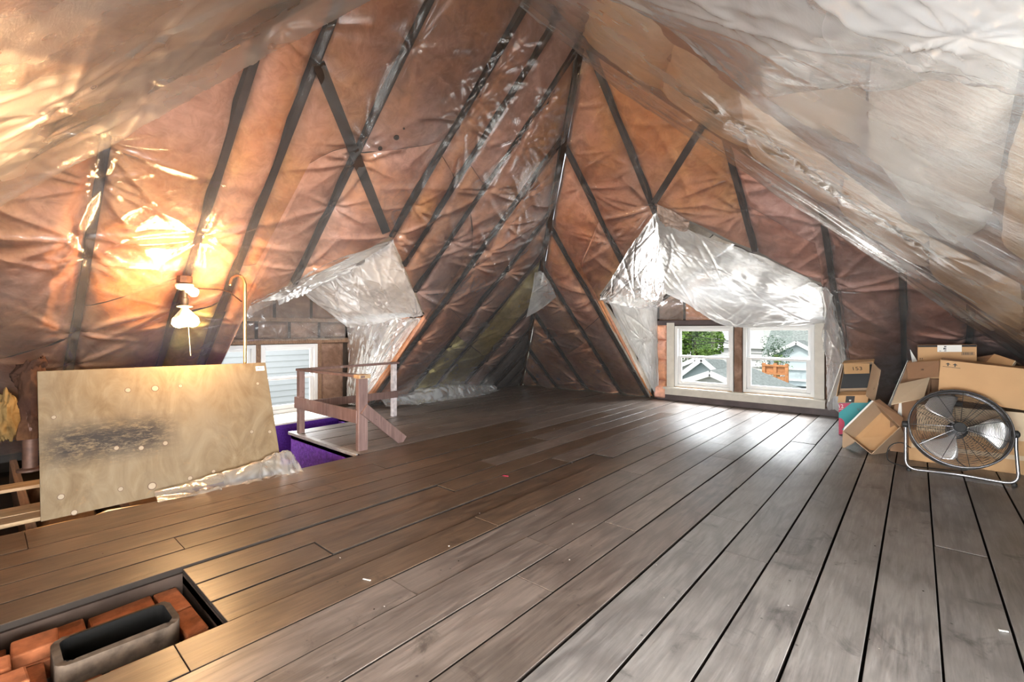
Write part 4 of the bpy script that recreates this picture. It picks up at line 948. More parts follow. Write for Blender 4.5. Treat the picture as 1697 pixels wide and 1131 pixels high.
# ------------------------------------------------------------------ cartons
M['card'] = plain('corrugated_card', (.5, .3, .145), .75, var=.08, sc=4)
M['card_in'] = plain('corrugated_card_inside', (.42, .3, .2), .8, var=.08, sc=4)
M['card_dark'] = plain('worn_brown_card', (.27, .155, .09), .8, var=.12, sc=5)
M['card_pale'] = plain('pale_card', (.6, .47, .32), .75, var=.06, sc=4)
M['card_white'] = plain('white_card', (.78, .77, .73), .7, var=.04)
M['blacktape'] = plain('black_tape', (.02, .02, .022), .75)
def carton(name, label, o, U, V, W, mat, mat_in=None, skip=(), th=.005, group='cardboard cartons in the right corner'):
    """o = front lower left corner, U right, V away, W up; the sides left out in skip stay open"""
    o, U, V, W = [np.array(q_, float) for q_ in (o, U, V, W)]
    root = thing(name, label, 'carton', tuple(o+(U+V)/2), group)
    S = {'front': [o, o+U, o+U+W, o+W], 'back': [o+V+U, o+V, o+V+W, o+V+U+W], 'left': [o+V, o, o+W, o+V+W], 'right': [o+U, o+U+V, o+U+V+W, o+U+W],
         'bottom': [o+V, o+V+U, o+U, o], 'top': [o+W, o+U+W, o+U+V+W, o+V+W]}
    m = MB(); mi = MB()
    for k, q_ in S.items():
        if k in skip: continue
        m.slab(q_, th)
    m.build('body', mat, root)
    if mat_in and skip:
        c = o+(U+V+W)/2
        for k, q_ in S.items():
            if k in skip: continue
            ctr = sum(q_)/4; n = (c-ctr)/np.linalg.norm(c-ctr); mi.slab([p*.985+c*.015+n*.003 for p in q_], .0012)
        mi.build('lining', mat_in, root)
    return root
def flap(root, q_, mat, name='flap', th=.005): return MB().slab(q_, th).build(name, mat, root)
def quadon(q_, u0, u1, v0, v1, off=.0032):
    """sub-rectangle of quad q (corners in order bl, br, tr, tl), lifted off along its normal towards the camera"""
    q_ = [np.array(p, float) for p in q_]; n = np.cross(q_[1]-q_[0], q_[3]-q_[0]); n /= np.linalg.norm(n)
    if n@(EYE-q_[0]) < 0: n = -n
    f = lambda a, b: (q_[0]*(1-a)+q_[1]*a)*(1-b)+(q_[3]*(1-a)+q_[2]*a)*b+n*off
    return [f(u0, v0), f(u1, v0), f(u1, v1), f(u0, v1)]
def mark(root, q_, u0, u1, v0, v1, mat, name, off=.0032): return MB().slab(quadon(q_, u0, u1, v0, v1, off), .0005).build(name, mat, root)
def bars(root, q_, u0, u1, v0, v1, n, name='bar_code', border=False):
    m = MB(); rr_ = random.Random(4); x = u0
    while x < u1:
        wd = (u1-u0)/n*rr_.uniform(.4, 1.1); m.slab(quadon(q_, x, min(x+wd, u1), v0, v1), .0005); x += wd+(u1-u0)/n*rr_.uniform(.3, .7)
    if border:
        e = (u1-u0)*.03; ev = (v1-v0)*.08
        for a in ((u0-3*e, u0-2*e, v0-2*ev, v1+2*ev), (u1+2*e, u1+3*e, v0-2*ev, v1+2*ev), (u0-3*e, u1+3*e, v1+ev, v1+2*ev), (u0-3*e, u1+3*e, v0-2*ev, v0-ev)): m.slab(quadon(q_, *a), .0005)
    m.build(name, M['ink'], root)
def arrows(root, q_, u, v, su, sv):
    m = MB()
    for k in (0, 1):
        a = u+k*su*1.35
        m.slab(quadon(q_, a+su*.38, a+su*.62, v, v+sv*.62), .0005)
        b_ = quadon(q_, a, a+su, v+sv*.5, v+sv); m.slab([b_[0], b_[1], (b_[2]+b_[3])/2], .0005)
    m.slab(quadon(q_, u-su*.5, u+su*2.9, v-sv*.3, v-sv*.18), .0005)
    m.build('up_arrows', M['ink'], root)
def ctext(root, q_, u, v, s, size, mat=None, name='printed_text', rot=False):
    a = quadon(q_, u, u+.01, v, v+.01, .0036); uu, vv = a[1]-a[0], a[3]-a[0]
    if rot: uu, vv = vv, -uu
    if np.cross(uu, vv)@(EYE-a[0]) < 0: uu = -uu
    return txt(s, size, a[0], uu, vv, mat or M['ink'], name, root)
# big closed carton, on two low ones
o = np.array([.125, 5.06, .555]); tl = np.array([.141, 5.06, .854])
U = np.array([.86, -.02, -.09]); W = tl-o; V = np.array([.02, .38, .0])
big = carton('carton', 'large plain cardboard carton lying above the fan with two up arrows', o, U, V, W, M['card'], M['card_in'], ('left',))
qf = [o, o+U, o+U+W, o+W]
arrows(big, qf, .035, .86, .035, .09)
m = MB()
for a in ((-.0, .1, .1, .115), (-.0, .1, .2, .215), (.0, .006, .1, .215), (.094, .1, .1, .215), (.0, .1, .15, .156)): m.slab(quadon(qf, .012+a[0], .012+a[1], a[2], a[3]), .0005)
m.build('printed_frame', M['ink'], big)
f4 = [onY(1505, 628, 5.28), onY(1555, 625, 5.07), onY(1557, 598, 5.07), onY(1503, 601, 5.28)]
flap(big, f4, M['card_dark']); ctext(big, f4, .5, .5, '100', .018)
tb = [o+W+V*.9, o+W+V*.9+U*.01, o+W+V*.95, o+W+V]
low = carton('carton', 'flat grey-beige carton directly under the large plain carton', (-.0, 5.14, .262), (.66, .0, 0), (0, .38, 0), (0, 0, .21), M['card_pale'])
bot = carton('carton', 'tan carton on the floor behind the fan, at the bottom of the stack', (-.05, 5.16, 0), (.68, .02, 0), (-.01, .38, 0), (0, 0, .255), M['card'])
ql = [np.array(p) for p in ((-.05, 5.16, 0), (.63, 5.18, 0), (.63, 5.18, .255), (-.05, 5.16, .255))]
mark(bot, ql, .02, .98, .42, .56, M['card_pale'], 'packing_tape')
# carton with the white label
o5 = np.array([.005, 5.56, .66]); U5 = np.array([.375, .01, .012]); W5 = np.array([.0, .0, .295]); V5 = np.array([0, .26, 0])
lab = carton('carton', 'brown carton with black tape and a white shipping label, topmost in the back', o5, U5, V5, W5, M['card_dark'])
q5 = [o5, o5+U5, o5+U5+W5, o5+W5]
flap(lab, quadon(q5, 0, 1, 0, 1, .0028), M['card'], 'front_panel', .001)
mark(lab, q5, 0, 1, .945, 1.0, M['blacktape'], 'black_tape'); mark(lab, q5, .345, .76, .80, 1.0, M['card_white'], 'shipping_label', .0042)
for k, (a, b, c, d) in enumerate(((.46, .5, .94, .97), (.45, .475, .87, .92), (.48, .495, .86, .92), (.38, .41, .82, .835), (.46, .5, .82, .84))): mark(lab, q5, a, b, c, d, M['ink'], 'label_print', .0052)
bars(lab, q5, .77, .95, .715, .785, 12, 'bar_code', True); arrows(lab, q5, .03, .56, .025, .06)
sup = carton('carton', 'dark carton in shade behind, carrying the carton with the white label', (-.06, 5.56, 0), (.6, 0, 0), (0, .34, 0), (0, 0, .655), M['card_dark'])
flap(lab, [onY(1512, 601, 5.54), onY(1520, 599, 5.56), onY(1508, 579, 5.5)], M['card_white'])
# small tented flap box on top right
r0 = [onY(1632, 604, 5.5), onY(1676, 608, 5.3), onY(1682, 598, 5.3), onY(1648, 587, 5.5)]
tent = thing('carton', 'half-flattened carton poking up behind the right end of the large carton', 'carton', tuple(onY(1650, 625, 5.5)), 'cardboard cartons in the right corner')
flap(tent, r0, M['card'], 'flap', .006); flap(tent, [onY(1676, 608, 5.3), onY(1679, 611, 5.35), onY(1684, 600, 5.35), onY(1682, 598, 5.3)], M['card_pale'], 'flap_edge')
flap(tent, [onY(1612, 612, 5.72), onY(1632, 606, 5.51), onY(1648, 588, 5.51), onY(1615, 593, 5.72)], M['card_dark'], 'side_panel', .006)
flap(tent, [onY(1648, 589, 5.51), onY(1682, 599, 5.31), onY(1697, 608, 5.6), onY(1650, 600, 5.7)], M['card_dark'], 'back_panel', .006)
flap(tent, [onY(1632, 606, 5.51), onY(1676, 609, 5.31), onY(1676, 650, 5.46), onY(1632, 660, 5.6)], M['card_dark'], 'body', .006)
# leaning open carton between the stack and the small open one
lean = thing('carton', 'tall open carton leaning left of the stack with a pale flap folded forward', 'carton', tuple(onZ(1505, 715)), 'cardboard cartons in the right corner')
flap(lean, [onY(1470, 690, 5.62), onY(1530, 690, 5.62), onY(1530, 598, 5.82), onY(1505, 598, 5.82)], M['card_dark'], 'back_panel', .006)
flap(lean, [onY(1464, 690, 5.55), onY(1470, 690, 5.62), onY(1506, 598, 5.82), onY(1504, 598, 5.74)], M['card_white'], 'edge_panel', .004)
flap(lean, [onY(1477, 671, 5.12), onY(1531, 660, 5.16), onY(1541, 626, 5.42), onY(1490, 637, 5.42)], M['card_pale'], 'flap', .006)
flap(lean, [onY(1475, 700, 5.42), onY(1536, 700, 5.42), onY(1541, 628, 5.44), onY(1492, 639, 5.44)], M['card_dark'], 'front_panel', .006)
flap(lean, [onY(1541, 627, 5.43), onY(1536, 740, 5.43), onY(1530, 740, 5.7), onY(1533, 600, 5.75)], M['card_dark'], 'side_panel', .006)
zt = onY(1475, 700, 5.42)
flap(lean, [(zt[0], 5.42, 0), (zt[0]+.27, 5.42, 0), (zt[0]+.27, 5.42, zt[2]), (zt[0], 5.42, zt[2])], M['card_dark'], 'front_panel', .006)
flap(lean, [onY(1487, 690, 5.40), onY(1495, 692, 5.40), onY(1494, 668, 5.41), onY(1490, 668, 5.41)], M['card_white'], 'torn_liner', .003)
M['rubber'] = plain('black_rubber', (.018, .018, .018), .6)
# small open carton marked 153 on the soft-drink box
Y1 = 5.86
o1 = onY(1386, 657, Y1); U1 = onY(1437, 656, Y1)-o1; W1 = onY(1396, 603, Y1+.06)-o1; V1 = np.array([.0, .2, .02])
c153 = carton('carton', 'small open carton on its side with 153 printed on the inner flap', o1, U1, V1, W1, M['card'], M['card_in'], ('front',))
qi = [o1+V1*.96, o1+U1+V1*.96, o1+U1+W1+V1*.96, o1+W1+V1*.96]
mark(c153, qi, .04, .98, .12, .84, M['rubber'], 'inner_shade', .004)  # dark sheet on the inner wall, painting the shade inside the carton
ft = [onY(1399, 620, Y1+.1), onY(1441, 619, Y1+.1), onY(1441, 602.5, Y1+.03), onY(1398, 603, Y1+.03)]
flap(c153, ft, M['card']); ctext(c153, ft, .52, .5, '153', .062)
flap(c153, [onY(1384, 656, Y1), onY(1373, 666, Y1-.16), onY(1394, 603, Y1-.1), onY(1398, 603.5, Y1+.05)], M['card_white'], 'flap')
fr = [onY(1434.6, 656, Y1-.01), onY(1449, 667, Y1-.17), onY(1459.5, 614, Y1-.12), onY(1447.5, 602, Y1+.05)]
flap(c153, fr, M['card_in'], 'flap'); ctext(c153, fr, .45, .42, 'H A', .03, rot=True); ctext(c153, fr, .7, .4, 'U 7', .03, rot=True)
o8 = onY(1388.5, 667.5, 5.84); x8 = onY(1437.5, 667.5, 5.84)-o8
c8 = carton('carton', 'little brown carton with a black label lying inside the mouth of the open carton', o8, x8, (.01, .1, .03), onY(1390, 656, 5.84)-o8, M['card'], None, ())
q8 = [o8, o8+x8, o8+x8+(onY(1390, 656, 5.84)-o8), onY(1390, 656, 5.84)]
mark(c8, q8, .26, .56, 0, .92, M['ink'], 'black_label'); mark(c8, q8, .38, .45, .2, .4, M['card_white'], 'label_emblem', .004)
# teal and red soft-drink box
M['teal'] = plain('teal_print', (.0, .26, .28), .45, var=.05); M['crimson'] = plain('crimson_print', (.42, .012, .06), .45, var=.05)
oT = onY(1390, 713.5, 5.9); oT[2] = 0.003; uT = onY(1447, 713, 5.9)-onY(1390, 713, 5.9); hT = onY(1388, 668.5, 5.9)[2]-.003
teal = thing('drink_box', 'teal and crimson drink can box numbered 12 under the open carton', 'box', tuple(oT+uT/2))
MB().slab([oT, oT+uT, oT+uT+[0, 0, hT], oT+[0, 0, hT]], .003).box(oT+[0, .002, 0], oT+uT+[0, .13, hT]).build('body', M['teal'], teal)
qT = [oT, oT+uT, oT+uT+[0, 0, hT], oT+[0, 0, hT]]
def poly(root, q_, pts, mat, name, off=.0032):
    q_ = [np.array(p, float) for p in q_]; MB().slab([(q_[0]*(1-a)+q_[1]*a)*(1-b)+(q_[3]*(1-a)+q_[2]*a)*b+np.array([0, -off, 0]) for a, b in pts], .0005).build(name, mat, root)
poly(teal, qT, [(0, .7), (.38, 1), (0, 1)], M['crimson'], 'crimson_corner')
poly(teal, qT, [(0, 0), (.13, 0), (.15, .12)]+[(.17*math.cos(R(a))*1.05, .33+.2*math.sin(R(a))) for a in range(-60, 91, 15)]+[(0, .53)], M['crimson'], 'crimson_disc')
ctext(teal, qT, .06, .9, '12', .05, M['card_white']); ctext(teal, qT, .06, .805, 'CANS', .014, M['card_white'])
ctext(teal, qT, .5, .27, 'BL', .085, M['card_white']); ctext(teal, qT, .5, .45, 'naturally', .013, M['card_white'])
ctext(teal, qT, .58, .78, 'V', .04, M['darkbase'], 'printed_sprig')
# tipped open carton on the floor
L_, T_, R_, B_ = onY(1397, 715, 5.28), onY(1448, 665, 5.4), onY(1492, 708, 5.2), onZ(1444, 753, .006)
d_ = np.cross(R_-L_, T_-B_); d_ /= np.linalg.norm(d_); d_ = d_ if d_[1] > 0 else -d_; d_ = d_*.2
tip = thing('carton', 'tipped open carton balanced on its corner on the floor left of the fan', 'carton', tuple(B_), 'cardboard cartons in the right corner')
ctr = (L_+T_+R_+B_)/4
for a, b, nm in ((L_, T_, 'side_panel'), (T_, R_, 'side_panel'), (R_, B_, 'side_panel'), (B_, L_, 'side_panel')):
    a2, b2 = a+d_*.85+(ctr-a)*.12, b+d_*.85+(ctr-b)*.12
    flap(tip, [a, b, b2, a2], M['card_in'], nm, .005)
flap(tip, [p+d_*.86+(ctr-p)*.12 for p in (L_, T_, R_, B_)], M['card'], 'bottom_panel', .005)
flap(tip, [T_, R_, onY(1497, 693, 5.26), onY(1457, 662, 5.45)], M['card_dark'], 'flap')
flap(tip, [L_+[0, 0, -.004], q(L_, B_, .45), onY(1415, 735, 5.25), onY(1396, 745, 5.3)], M['card_in'], 'flap')
flap(tip, [L_, onY(1399, 709, 5.29), onY(1445, 664, 5.39), T_], M['card_white'], 'torn_edge', .003)

# ------------------------------------------------------------------ floor fan
M['steel'] = plain('dark_steel_wire', (.12, .12, .125), .32, .85, var=.1); M['tube'] = plain('grey_steel_tube', (.3, .3, .31), .3, .8, var=.08)
M['blade'] = plain('brushed_aluminium', (.8, .79, .78), .3, .75, var=.04); M['rubber'] = plain('black_rubber', (.018, .018, .018), .6)
yw, pi_ = R(5), R(19); FN = np.array([math.sin(yw)*math.cos(pi_), -math.cos(yw)*math.cos(pi_), math.sin(pi_)])
FU = np.cross(FN, UP); FU = -FU/np.linalg.norm(FU) if np.cross(FN, UP)[0] < 0 else np.cross(FN, UP)/np.linalg.norm(np.cross(FN, UP)); FV = np.cross(FU, FN); FV = FV if FV[2] > 0 else -FV
rc = ray(1588, 711); FC = EYE+rc*(4.8/rc[1])
FAN = thing('floor_fan', 'grey metal drum fan with three silver blades on the floor before the cartons', 'fan', (FC[0], FC[1], 0))
ring = lambda r, d, n=56: [FC+FU*r*math.cos(2*math.pi*k/n)+FV*r*math.sin(2*math.pi*k/n)+FN*d for k in range(n)]
dome = lambda r: .075-.045*(r/.28)**2
m = MB()
for k in range(30):
    r = .05+.225*k/29; m.tube(ring(r, dome(r)), .0015, 4, True)
m.build('front_wires', M['steel'], FAN, True)['kind'] = 'stuff'
for k in range(11):
    a = 2*math.pi*k/11+.3
    if True:
        for dd in ((-.012, .012) if k == 1 else (0,)):
            MB().tube([FC+(FU*math.cos(a)+FV*math.sin(a))*r+FN*(dome(r)+.003)+(FU*-math.sin(a)+FV*math.cos(a))*dd for r in (.04, .1, .16, .22, .278)], .0019, 5).build('spoke', M['steel'], FAN, True)
MB().tube(ring(.284, .03), .007, 8, True).build('front_rim', M['steel'], FAN, True)
m = MB(); m.tube(ring(.284, -.07), .006, 8, True)
V = ring(.287, .03, 72)+ring(.287, -.07, 72); m.add(V, [(k, (k+1) % 72, 72+(k+1) % 72, 72+k) for k in range(72)]); m.build('drum_band', M['tube'], FAN, True)
m = MB()
for k in range(16):
    r = .06+.215*k/15; m.tube(ring(r, -.075-.03*(1-(r/.28)**2), 44), .0011, 4, True)
for k in range(12):
    a = 2*math.pi*k/12; m.tube([FC+(FU*math.cos(a)+FV*math.sin(a))*r-FN*(.075+.03*(1-(r/.28)**2)) for r in (.05, .15, .28)], .0016, 4)
m.build('rear_guard', M['steel'], FAN, True)['kind'] = 'stuff'
MB().lathe(FC-FN*.14, [(.05, 0), (.06, .02), (.06, .1), (.03, .12)], 24, FN).build('motor', M['rubber'], FAN, True)
MB().lathe(FC+FN*.0, [(.045, 0), (.045, .02), (.035, .03)], 24, FN).build('blade_hub', M['tube'], FAN, True)
bd = MB().lathe(FC+FN*.068, [(.034, 0), (.037, .006), (.033, .012)], 28, FN).build('badge_cap', M['rubber'], FAN, True)
MB().slab([FC+FN*.0805+FU*a*.026+FV*b*.0045 for a, b in ((-1, -1), (1, -1), (1, 1), (-1, 1))], .0008).build('badge_plate', M['blade'], bd)
for k in range(3):      # swept blades
    a0 = R((128, 8, 248)[k]); nr, na = 12, 10; P = np.zeros((nr, na, 3))
    for i in range(nr):
        f = i/(nr-1); r = .035+.225*f; wdt = (.42+.62*math.sin(min(1, f*1.15)*math.pi*.62))*(1 if f < .85 else 1-.5*((f-.85)/.15)**2)
        sw = -.15-.38*f*f+.25*f
        for j in range(na):
            g = j/(na-1)-.5; a = a0+sw+g*wdt*1.05*(.55+.45*f)
            P[i, j] = FC+(FU*math.cos(a)+FV*math.sin(a))*r+FN*(.012+.055*g*(1-.35*f)+.01*math.sin(f*3))
    bo = gridobj('blade', P, M['blade'], FAN); sol = bo.modifiers.new('solid', 'SOLIDIFY'); sol.thickness = .0015
# U-shaped stand
pL, pR = FC-FU*.30-FN*.01, FC+FU*.30-FN*.01
fL, fR = onZ(1504, 768, .014), onZ(1677, 796, .014)
fL = np.array([pL[0]-.0, pL[1]-.02, .014]); fR = np.array([pR[0]+.005, pR[1]-.06, .014])
def rnd(p, a, b, n=6):
    return [np.array(a)*(1-t_)**2+2*np.array(p)*t_*(1-t_)+np.array(b)*t_**2 for t_ in np.linspace(0, 1, n)]
path = [pL+[0, 0, .015], pL+[0, -.002, -.1]]+rnd(fL, fL+[0, .005, .07], fL+[.07, .0, 0])+rnd(q(fL, fR, .5)+[0, .05, 0], q(fL, fR, .35)+[0, .03, 0], q(fL, fR, .65)+[0, .03, 0], 4)+rnd(fR, fR+[-.07, .0, 0], fR+[0, .005, .07])+[pR+[0, -.002, -.1], pR+[0, 0, .015]]
MB().tube(path, .0105, 10).build('stand', M['tube'], FAN, True)
for p in (pL, pR): MB().lathe(p, [(.022, -.02), (.026, -.008), (.026, .01), (.012, .02)], 14, FU).build('tilt_knob', M['rubber'], FAN, True)
for p in (fL+[.02, 0, 0], fR+[-.02, 0, 0]): MB().lathe(p-[0, 0, .014], [(.016, 0), (.016, .012), (.012, .02)], 12).build('rubber_foot', M['rubber'], FAN, True)
MB().slab([FC-FN*.0+FU*a+FV*b-FN*.07 for a, b in ((-.04, .19), (.04, .19), (.04, .215), (-.04, .215))], .02).build('handle', M['rubber'], FAN)
cp = [FC-FN*.13-FV*.05, FC-FN*.16-FV*.2, np.array([FC[0]+.05, FC[1]+.12, .03]), np.array([FC[0]-.2, FC[1]+.1, .008]), np.array([fL[0]-.03, fL[1]+.1, .008]), np.array([fL[0]-.11, fL[1]+.06, .05]), np.array([fL[0]-.1, fL[1]+.08, .15]), np.array([fL[0]-.03, fL[1]+.1, .19]), np.array([fL[0]+.03, fL[1]+.14, .15])]
MB().tube(catmull(np.array(cp), 60), .004, 6).build('power_cord', M['rubber'], FAN, True)

# ------------------------------------------------------------------ grit and chips on the floor
M['chip'] = plain('pale_chip', (.42, .39, .35), .8)
rg_ = random.Random(12); ch = MB()
for k in range(80):
    x, y = rg_.uniform(-3.2, 1.2), rg_.uniform(.9, 6.2); s_ = rg_.uniform(.0015, .0038)
    ch.box((x-s_, y-s_*.6, .001), (x+s_, y+s_*.6, .001+s_*.5), s_*.3)
tag(ch.build('grit', M['chip']), 'tiny pale chips and grit scattered over the grey floor boards', 'grit', kind='stuff')
for k, (px, py, s_, lb, mt) in enumerate(((838, 789, .022, 'small red splinter lying on the floor boards mid-room', 'crimson'), (608, 961, .018, 'pale wood splinter on the boards near the front', 'chip'), (1663, 1046, .012, 'white paint chip near the lower right corner', 'card_white'))):
    p = onZ(px, py, .002); tag(MB().beam(p-[s_, s_*.4, 0], p+[s_, s_*.4, 0], .006, .003).build('splinter', M[mt]), lb, 'splinter')
for px, py in ((170, 918), (400, 905), (1228, 1000), (1210, 900), (1530, 980), (1340, 1010), (1140, 870), (980, 905), (760, 930), (620, 1010), (1440, 1060), (1450, 905)):
    p = onZ(px, py, 0); MB().lathe(p-[0, 0, .001], [(.0035, 0), (.0035, .0012), (.0015, .0018)], 8).build('nail_head', M['joint'], FL)

# ------------------------------------------------------------------ the neighbourhood outside
GZ = -5.2
t = NT('grass_yard'); n = t.noise(t.coord(), 1.5, 8, .7); M['yard'] = t.fin(t.ramp(n, [(.3, (.09, .11, .05)), (.7, (.22, .2, .15))]), .95)
M['siding'] = plain('white_siding', (.62, .64, .64), .6, var=.03); M['siding_blue'] = plain('pale_blue_siding', (.45, .54, .56), .6, var=.04)
M['shingle'] = plain('grey_shingle', (.2, .23, .22), .9, var=.4, sc=9); M['shingle_lt'] = plain('light_shingle', (.36, .38, .36), .9, var=.3, sc=9)
M['fence'] = plain('cedar_fence', (.42, .2, .09), .8, var=.3, sc=5); M['dkglass'] = plain('dark_window_glass', (.06, .09, .1), .1)
M['leaf'] = plain('green_leaves', (.11, .2, .035), .6, var=.6, sc=3); M['leaf_dark'] = plain('dark_leaves', (.035, .085, .04), .6, var=.6, sc=2); M['bark'] = plain('bark', (.12, .085, .06), .9)
M['pave'] = plain('pale_paving', (.4, .39, .36), .9, var=.15)
g = MB().box((-80, -60, GZ-.2), (60, 120, GZ)).build('ground', M['yard'], None); g['kind'] = 'structure'
def lap_wall(par, a, b, z0, z1, step=.16, mat=None, nm='siding', out=(0, -1, 0)):
    """clapboard wall from a to b: every board leans out at its foot"""
    a, b, o3 = np.array(a, float), np.array(b, float), np.array(out, float); V = []; Fq = []
    k = 0; z = z0
    while z < z1-.01:
        zt_ = min(z+step, z1); i = len(V)
        for p in (a, b): V += [np.array([p[0], p[1], z])+o3*.03, np.array([p[0], p[1], zt_])+o3*.004, np.array([p[0], p[1], z])+o3*.0]
        Fq += [(i, i+3, i+4, i+1), (i, i+2, i+5, i+3)]; z = zt_
    o_ = MB().add(V, Fq).build(nm, mat or M['siding'], par); return o_
# neighbour's long clapboard wall seen through the stair windows
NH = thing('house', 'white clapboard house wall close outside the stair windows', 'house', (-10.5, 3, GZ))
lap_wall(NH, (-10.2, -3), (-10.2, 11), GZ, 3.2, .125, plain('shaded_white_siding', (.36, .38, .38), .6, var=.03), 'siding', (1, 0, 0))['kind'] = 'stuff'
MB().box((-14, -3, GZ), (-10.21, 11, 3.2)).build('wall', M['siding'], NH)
MB().slab([(-9.8, -3.3, 3.1), (-9.8, 11.3, 3.1), (-12.1, 11.3, 4.8), (-12.1, -3.3, 4.8)], .15).slab([(-14.4, -3.3, 3.1), (-14.4, 11.3, 3.1), (-12.1, 11.3, 4.8), (-12.1, -3.3, 4.8)], .15).build('roof', M['shingle'], NH)
def house(label, x0, x1, y0, y1, ze, zr, mat, roof, axis='y', ov=.35, zb=GZ, name='house', boards=True, par=None):
    """gable house; axis = direction of the ridge"""
    h = par or thing(name, label, 'house', ((x0+x1)/2, (y0+y1)/2, zb)); m = MB(); pre = 'dormer_' if par else ''
    m.box((x0, y0, zb), (x1, y1, ze)); xm, ym = (x0+x1)/2, (y0+y1)/2
    if axis == 'y':
        for y in (y0+.02, y1-.02): m.slab([(x0, y, ze), (x1, y, ze), (xm, y, zr)], .04)
        k = (zr-ze)/(xm-x0)
        rf = [[(x0-ov, y0-ov, ze-ov*k), (xm, y0-ov, zr), (xm, y1+ov, zr), (x0-ov, y1+ov, ze-ov*k)], [(x1+ov, y0-ov, ze-ov*k), (xm, y0-ov, zr), (xm, y1+ov, zr), (x1+ov, y1+ov, ze-ov*k)]]
        fas = [((x0-ov, y0-ov-.02, ze-ov*k), (xm, y0-ov-.02, zr)), ((x1+ov, y0-ov-.02, ze-ov*k), (xm, y0-ov-.02, zr))]
    else:
        for x in (x0+.02, x1-.02): m.slab([(x, y0, ze), (x, y1, ze), (x, ym, zr)], .04)
        k = (zr-ze)/(ym-y0)
        rf = [[(x0-ov, y0-ov, ze-ov*k), (x0-ov, ym, zr), (x1+ov, ym, zr), (x1+ov, y0-ov, ze-ov*k)], [(x0-ov, y1+ov, ze-ov*k), (x0-ov, ym, zr), (x1+ov, ym, zr), (x1+ov, y1+ov, ze-ov*k)]]
        fas = [((x0-ov, y0-ov-.02, ze-ov*k), (x1+ov, y0-ov-.02, ze-ov*k))]
    m.build(pre+'wall', mat, h)
    for q_ in rf: MB().slab([(a, b, c+.1) for a, b, c in q_], .12).build(pre+'roof', roof, h)
    for a, b in fas: MB().beam(np.array(a)+[0, 0, .05], np.array(b)+[0, 0, .05], .04, .2).build(pre+'fascia', M['siding'], h)
    if boards: lap_wall(h, (x0, y0), (x1, y0), zb, ze, .2, mat, 'siding', (0, -1, 0))['kind'] = 'stuff'
    return h
def hwin(h, x, y, z, wd, ht, name='house_window'):
    f = MB()
    for a in ((x-wd/2-.12, x+wd/2+.12, z-ht/2-.12, z-ht/2), (x-wd/2-.12, x+wd/2+.12, z+ht/2, z+ht/2+.12), (x-wd/2-.12, x-wd/2, z-ht/2, z+ht/2), (x+wd/2, x+wd/2+.12, z-ht/2, z+ht/2), (x-wd/2, x+wd/2, z-.03, z+.03)):
        f.box((a[0], y-.1, a[2]), (a[1], y+.02, a[3]))
    f = f.build(name, M['siding'], h); MB().box((x-wd/2, y-.04, z-ht/2), (x+wd/2, y-.02, z+ht/2)).build('pane', M['dkglass'], f)
# far houses: centres taken from sight lines through the two sashes
def sight(px, py, y): return onY(px, py, y)
a = sight(1150, 598, 23.5)
h1 = house('white gabled garage close below the left street window', a[0]-4.2, a[0]+4.2, 24, 27.8, a[2]-1.9, a[2], M['siding'], M['shingle_lt'])
MB().box((a[0]-.35, 23.9, a[2]-.85), (a[0]-.0, 23.99, a[2]-.5)).build('gable_vent', M['dkglass'], h1)
b = sight(1174, 622, 17.5)
h2 = house('small low white shed roof in front of the gabled garage', b[0]-1.9, b[0]+1.9, 18, 21.5, b[2]-.75, b[2], M['siding'], M['shingle'])
hwin(h2, b[0]-.6, 17.98, b[2]-1.15, .5, .35); hwin(h2, b[0]+.3, 17.98, b[2]-1.15, .5, .35)
c = sight(1187, 578, 52)
h3 = house('white cottage with a steep grey gable behind the tree', c[0]-2.3, c[0]+2.3, 52, 60, c[2]-2.4, c[2], M['siding'], M['shingle_lt'])
c = sight(1150, 586, 46)
h4 = house('long low white house under the green tree', c[0]-5, c[0]+1.5, 46, 53, c[2]-.5, c[2]+1.1, M['siding'], M['shingle_lt'], 'x')
c = sight(1203, 576, 66)
h5 = house('pale house with a light roof at the right edge of the left window view', c[0]-5, c[0]+8, 66, 76, c[2]-.3, c[2]+2.3, M['siding_blue'], M['shingle_lt'], 'x')
c = sight(1312, 592, 30)
h6 = house('two-storey pale blue house with a large grey shingle roof', c[0]-1.5, c[0]+7, 31.5, 41, c[2]-.2, c[2]+2.9, M['siding_blue'], M['shingle'], 'x')
dm = house('dormer with a dark window on the pale blue house', c[0]-1.3, c[0]+1.5, 30.9, 34, c[2]-.05, c[2]+.75, M['siding_blue'], M['shingle'], 'y', .25, c[2]-1.7, 'house_dormer', False, h6)
hwin(dm, c[0]+.1, 30.88, c[2]-.75, 1.5, 1.1)
hwin(h6, c[0]+3, 31.45, c[2]-1.2, 1.2, 1.2)
MB().slab([(c[0]-1.2, 28.5, c[2]-2.6), (c[0]+6.5, 28.5, c[2]-2.6), (c[0]+6.5, 31.5, c[2]-1.8), (c[0]-1.2, 31.5, c[2]-1.8)], .12).build('porch_roof', M['siding'], h6)
c = sight(1258, 606, 22)
h7 = house('low pale house with a mossy roof left of the cedar fence', c[0]-4.2, c[0]-.75, 22.5, 24, c[2]-1.3, c[2]+.1, M['siding_blue'], M['shingle'])
c = sight(1268, 575, 48)
h8 = house('white house far behind the fence', c[0]-4, c[0]+2.6, 48, 56, c[2], c[2]+1.6, M['siding'], M['shingle_lt'], 'x'); hwin(h8, c[0]-1, 47.96, c[2]-1.2, 1.6, 1.2)
c = sight(1325, 635, 15.5)
h9 = house('near garage roof at the bottom of the right window view', c[0]-1.2, c[0]+3.4, 15.6, 20.5, c[2]-1.25, c[2], M['siding_blue'], M['shingle_lt'])
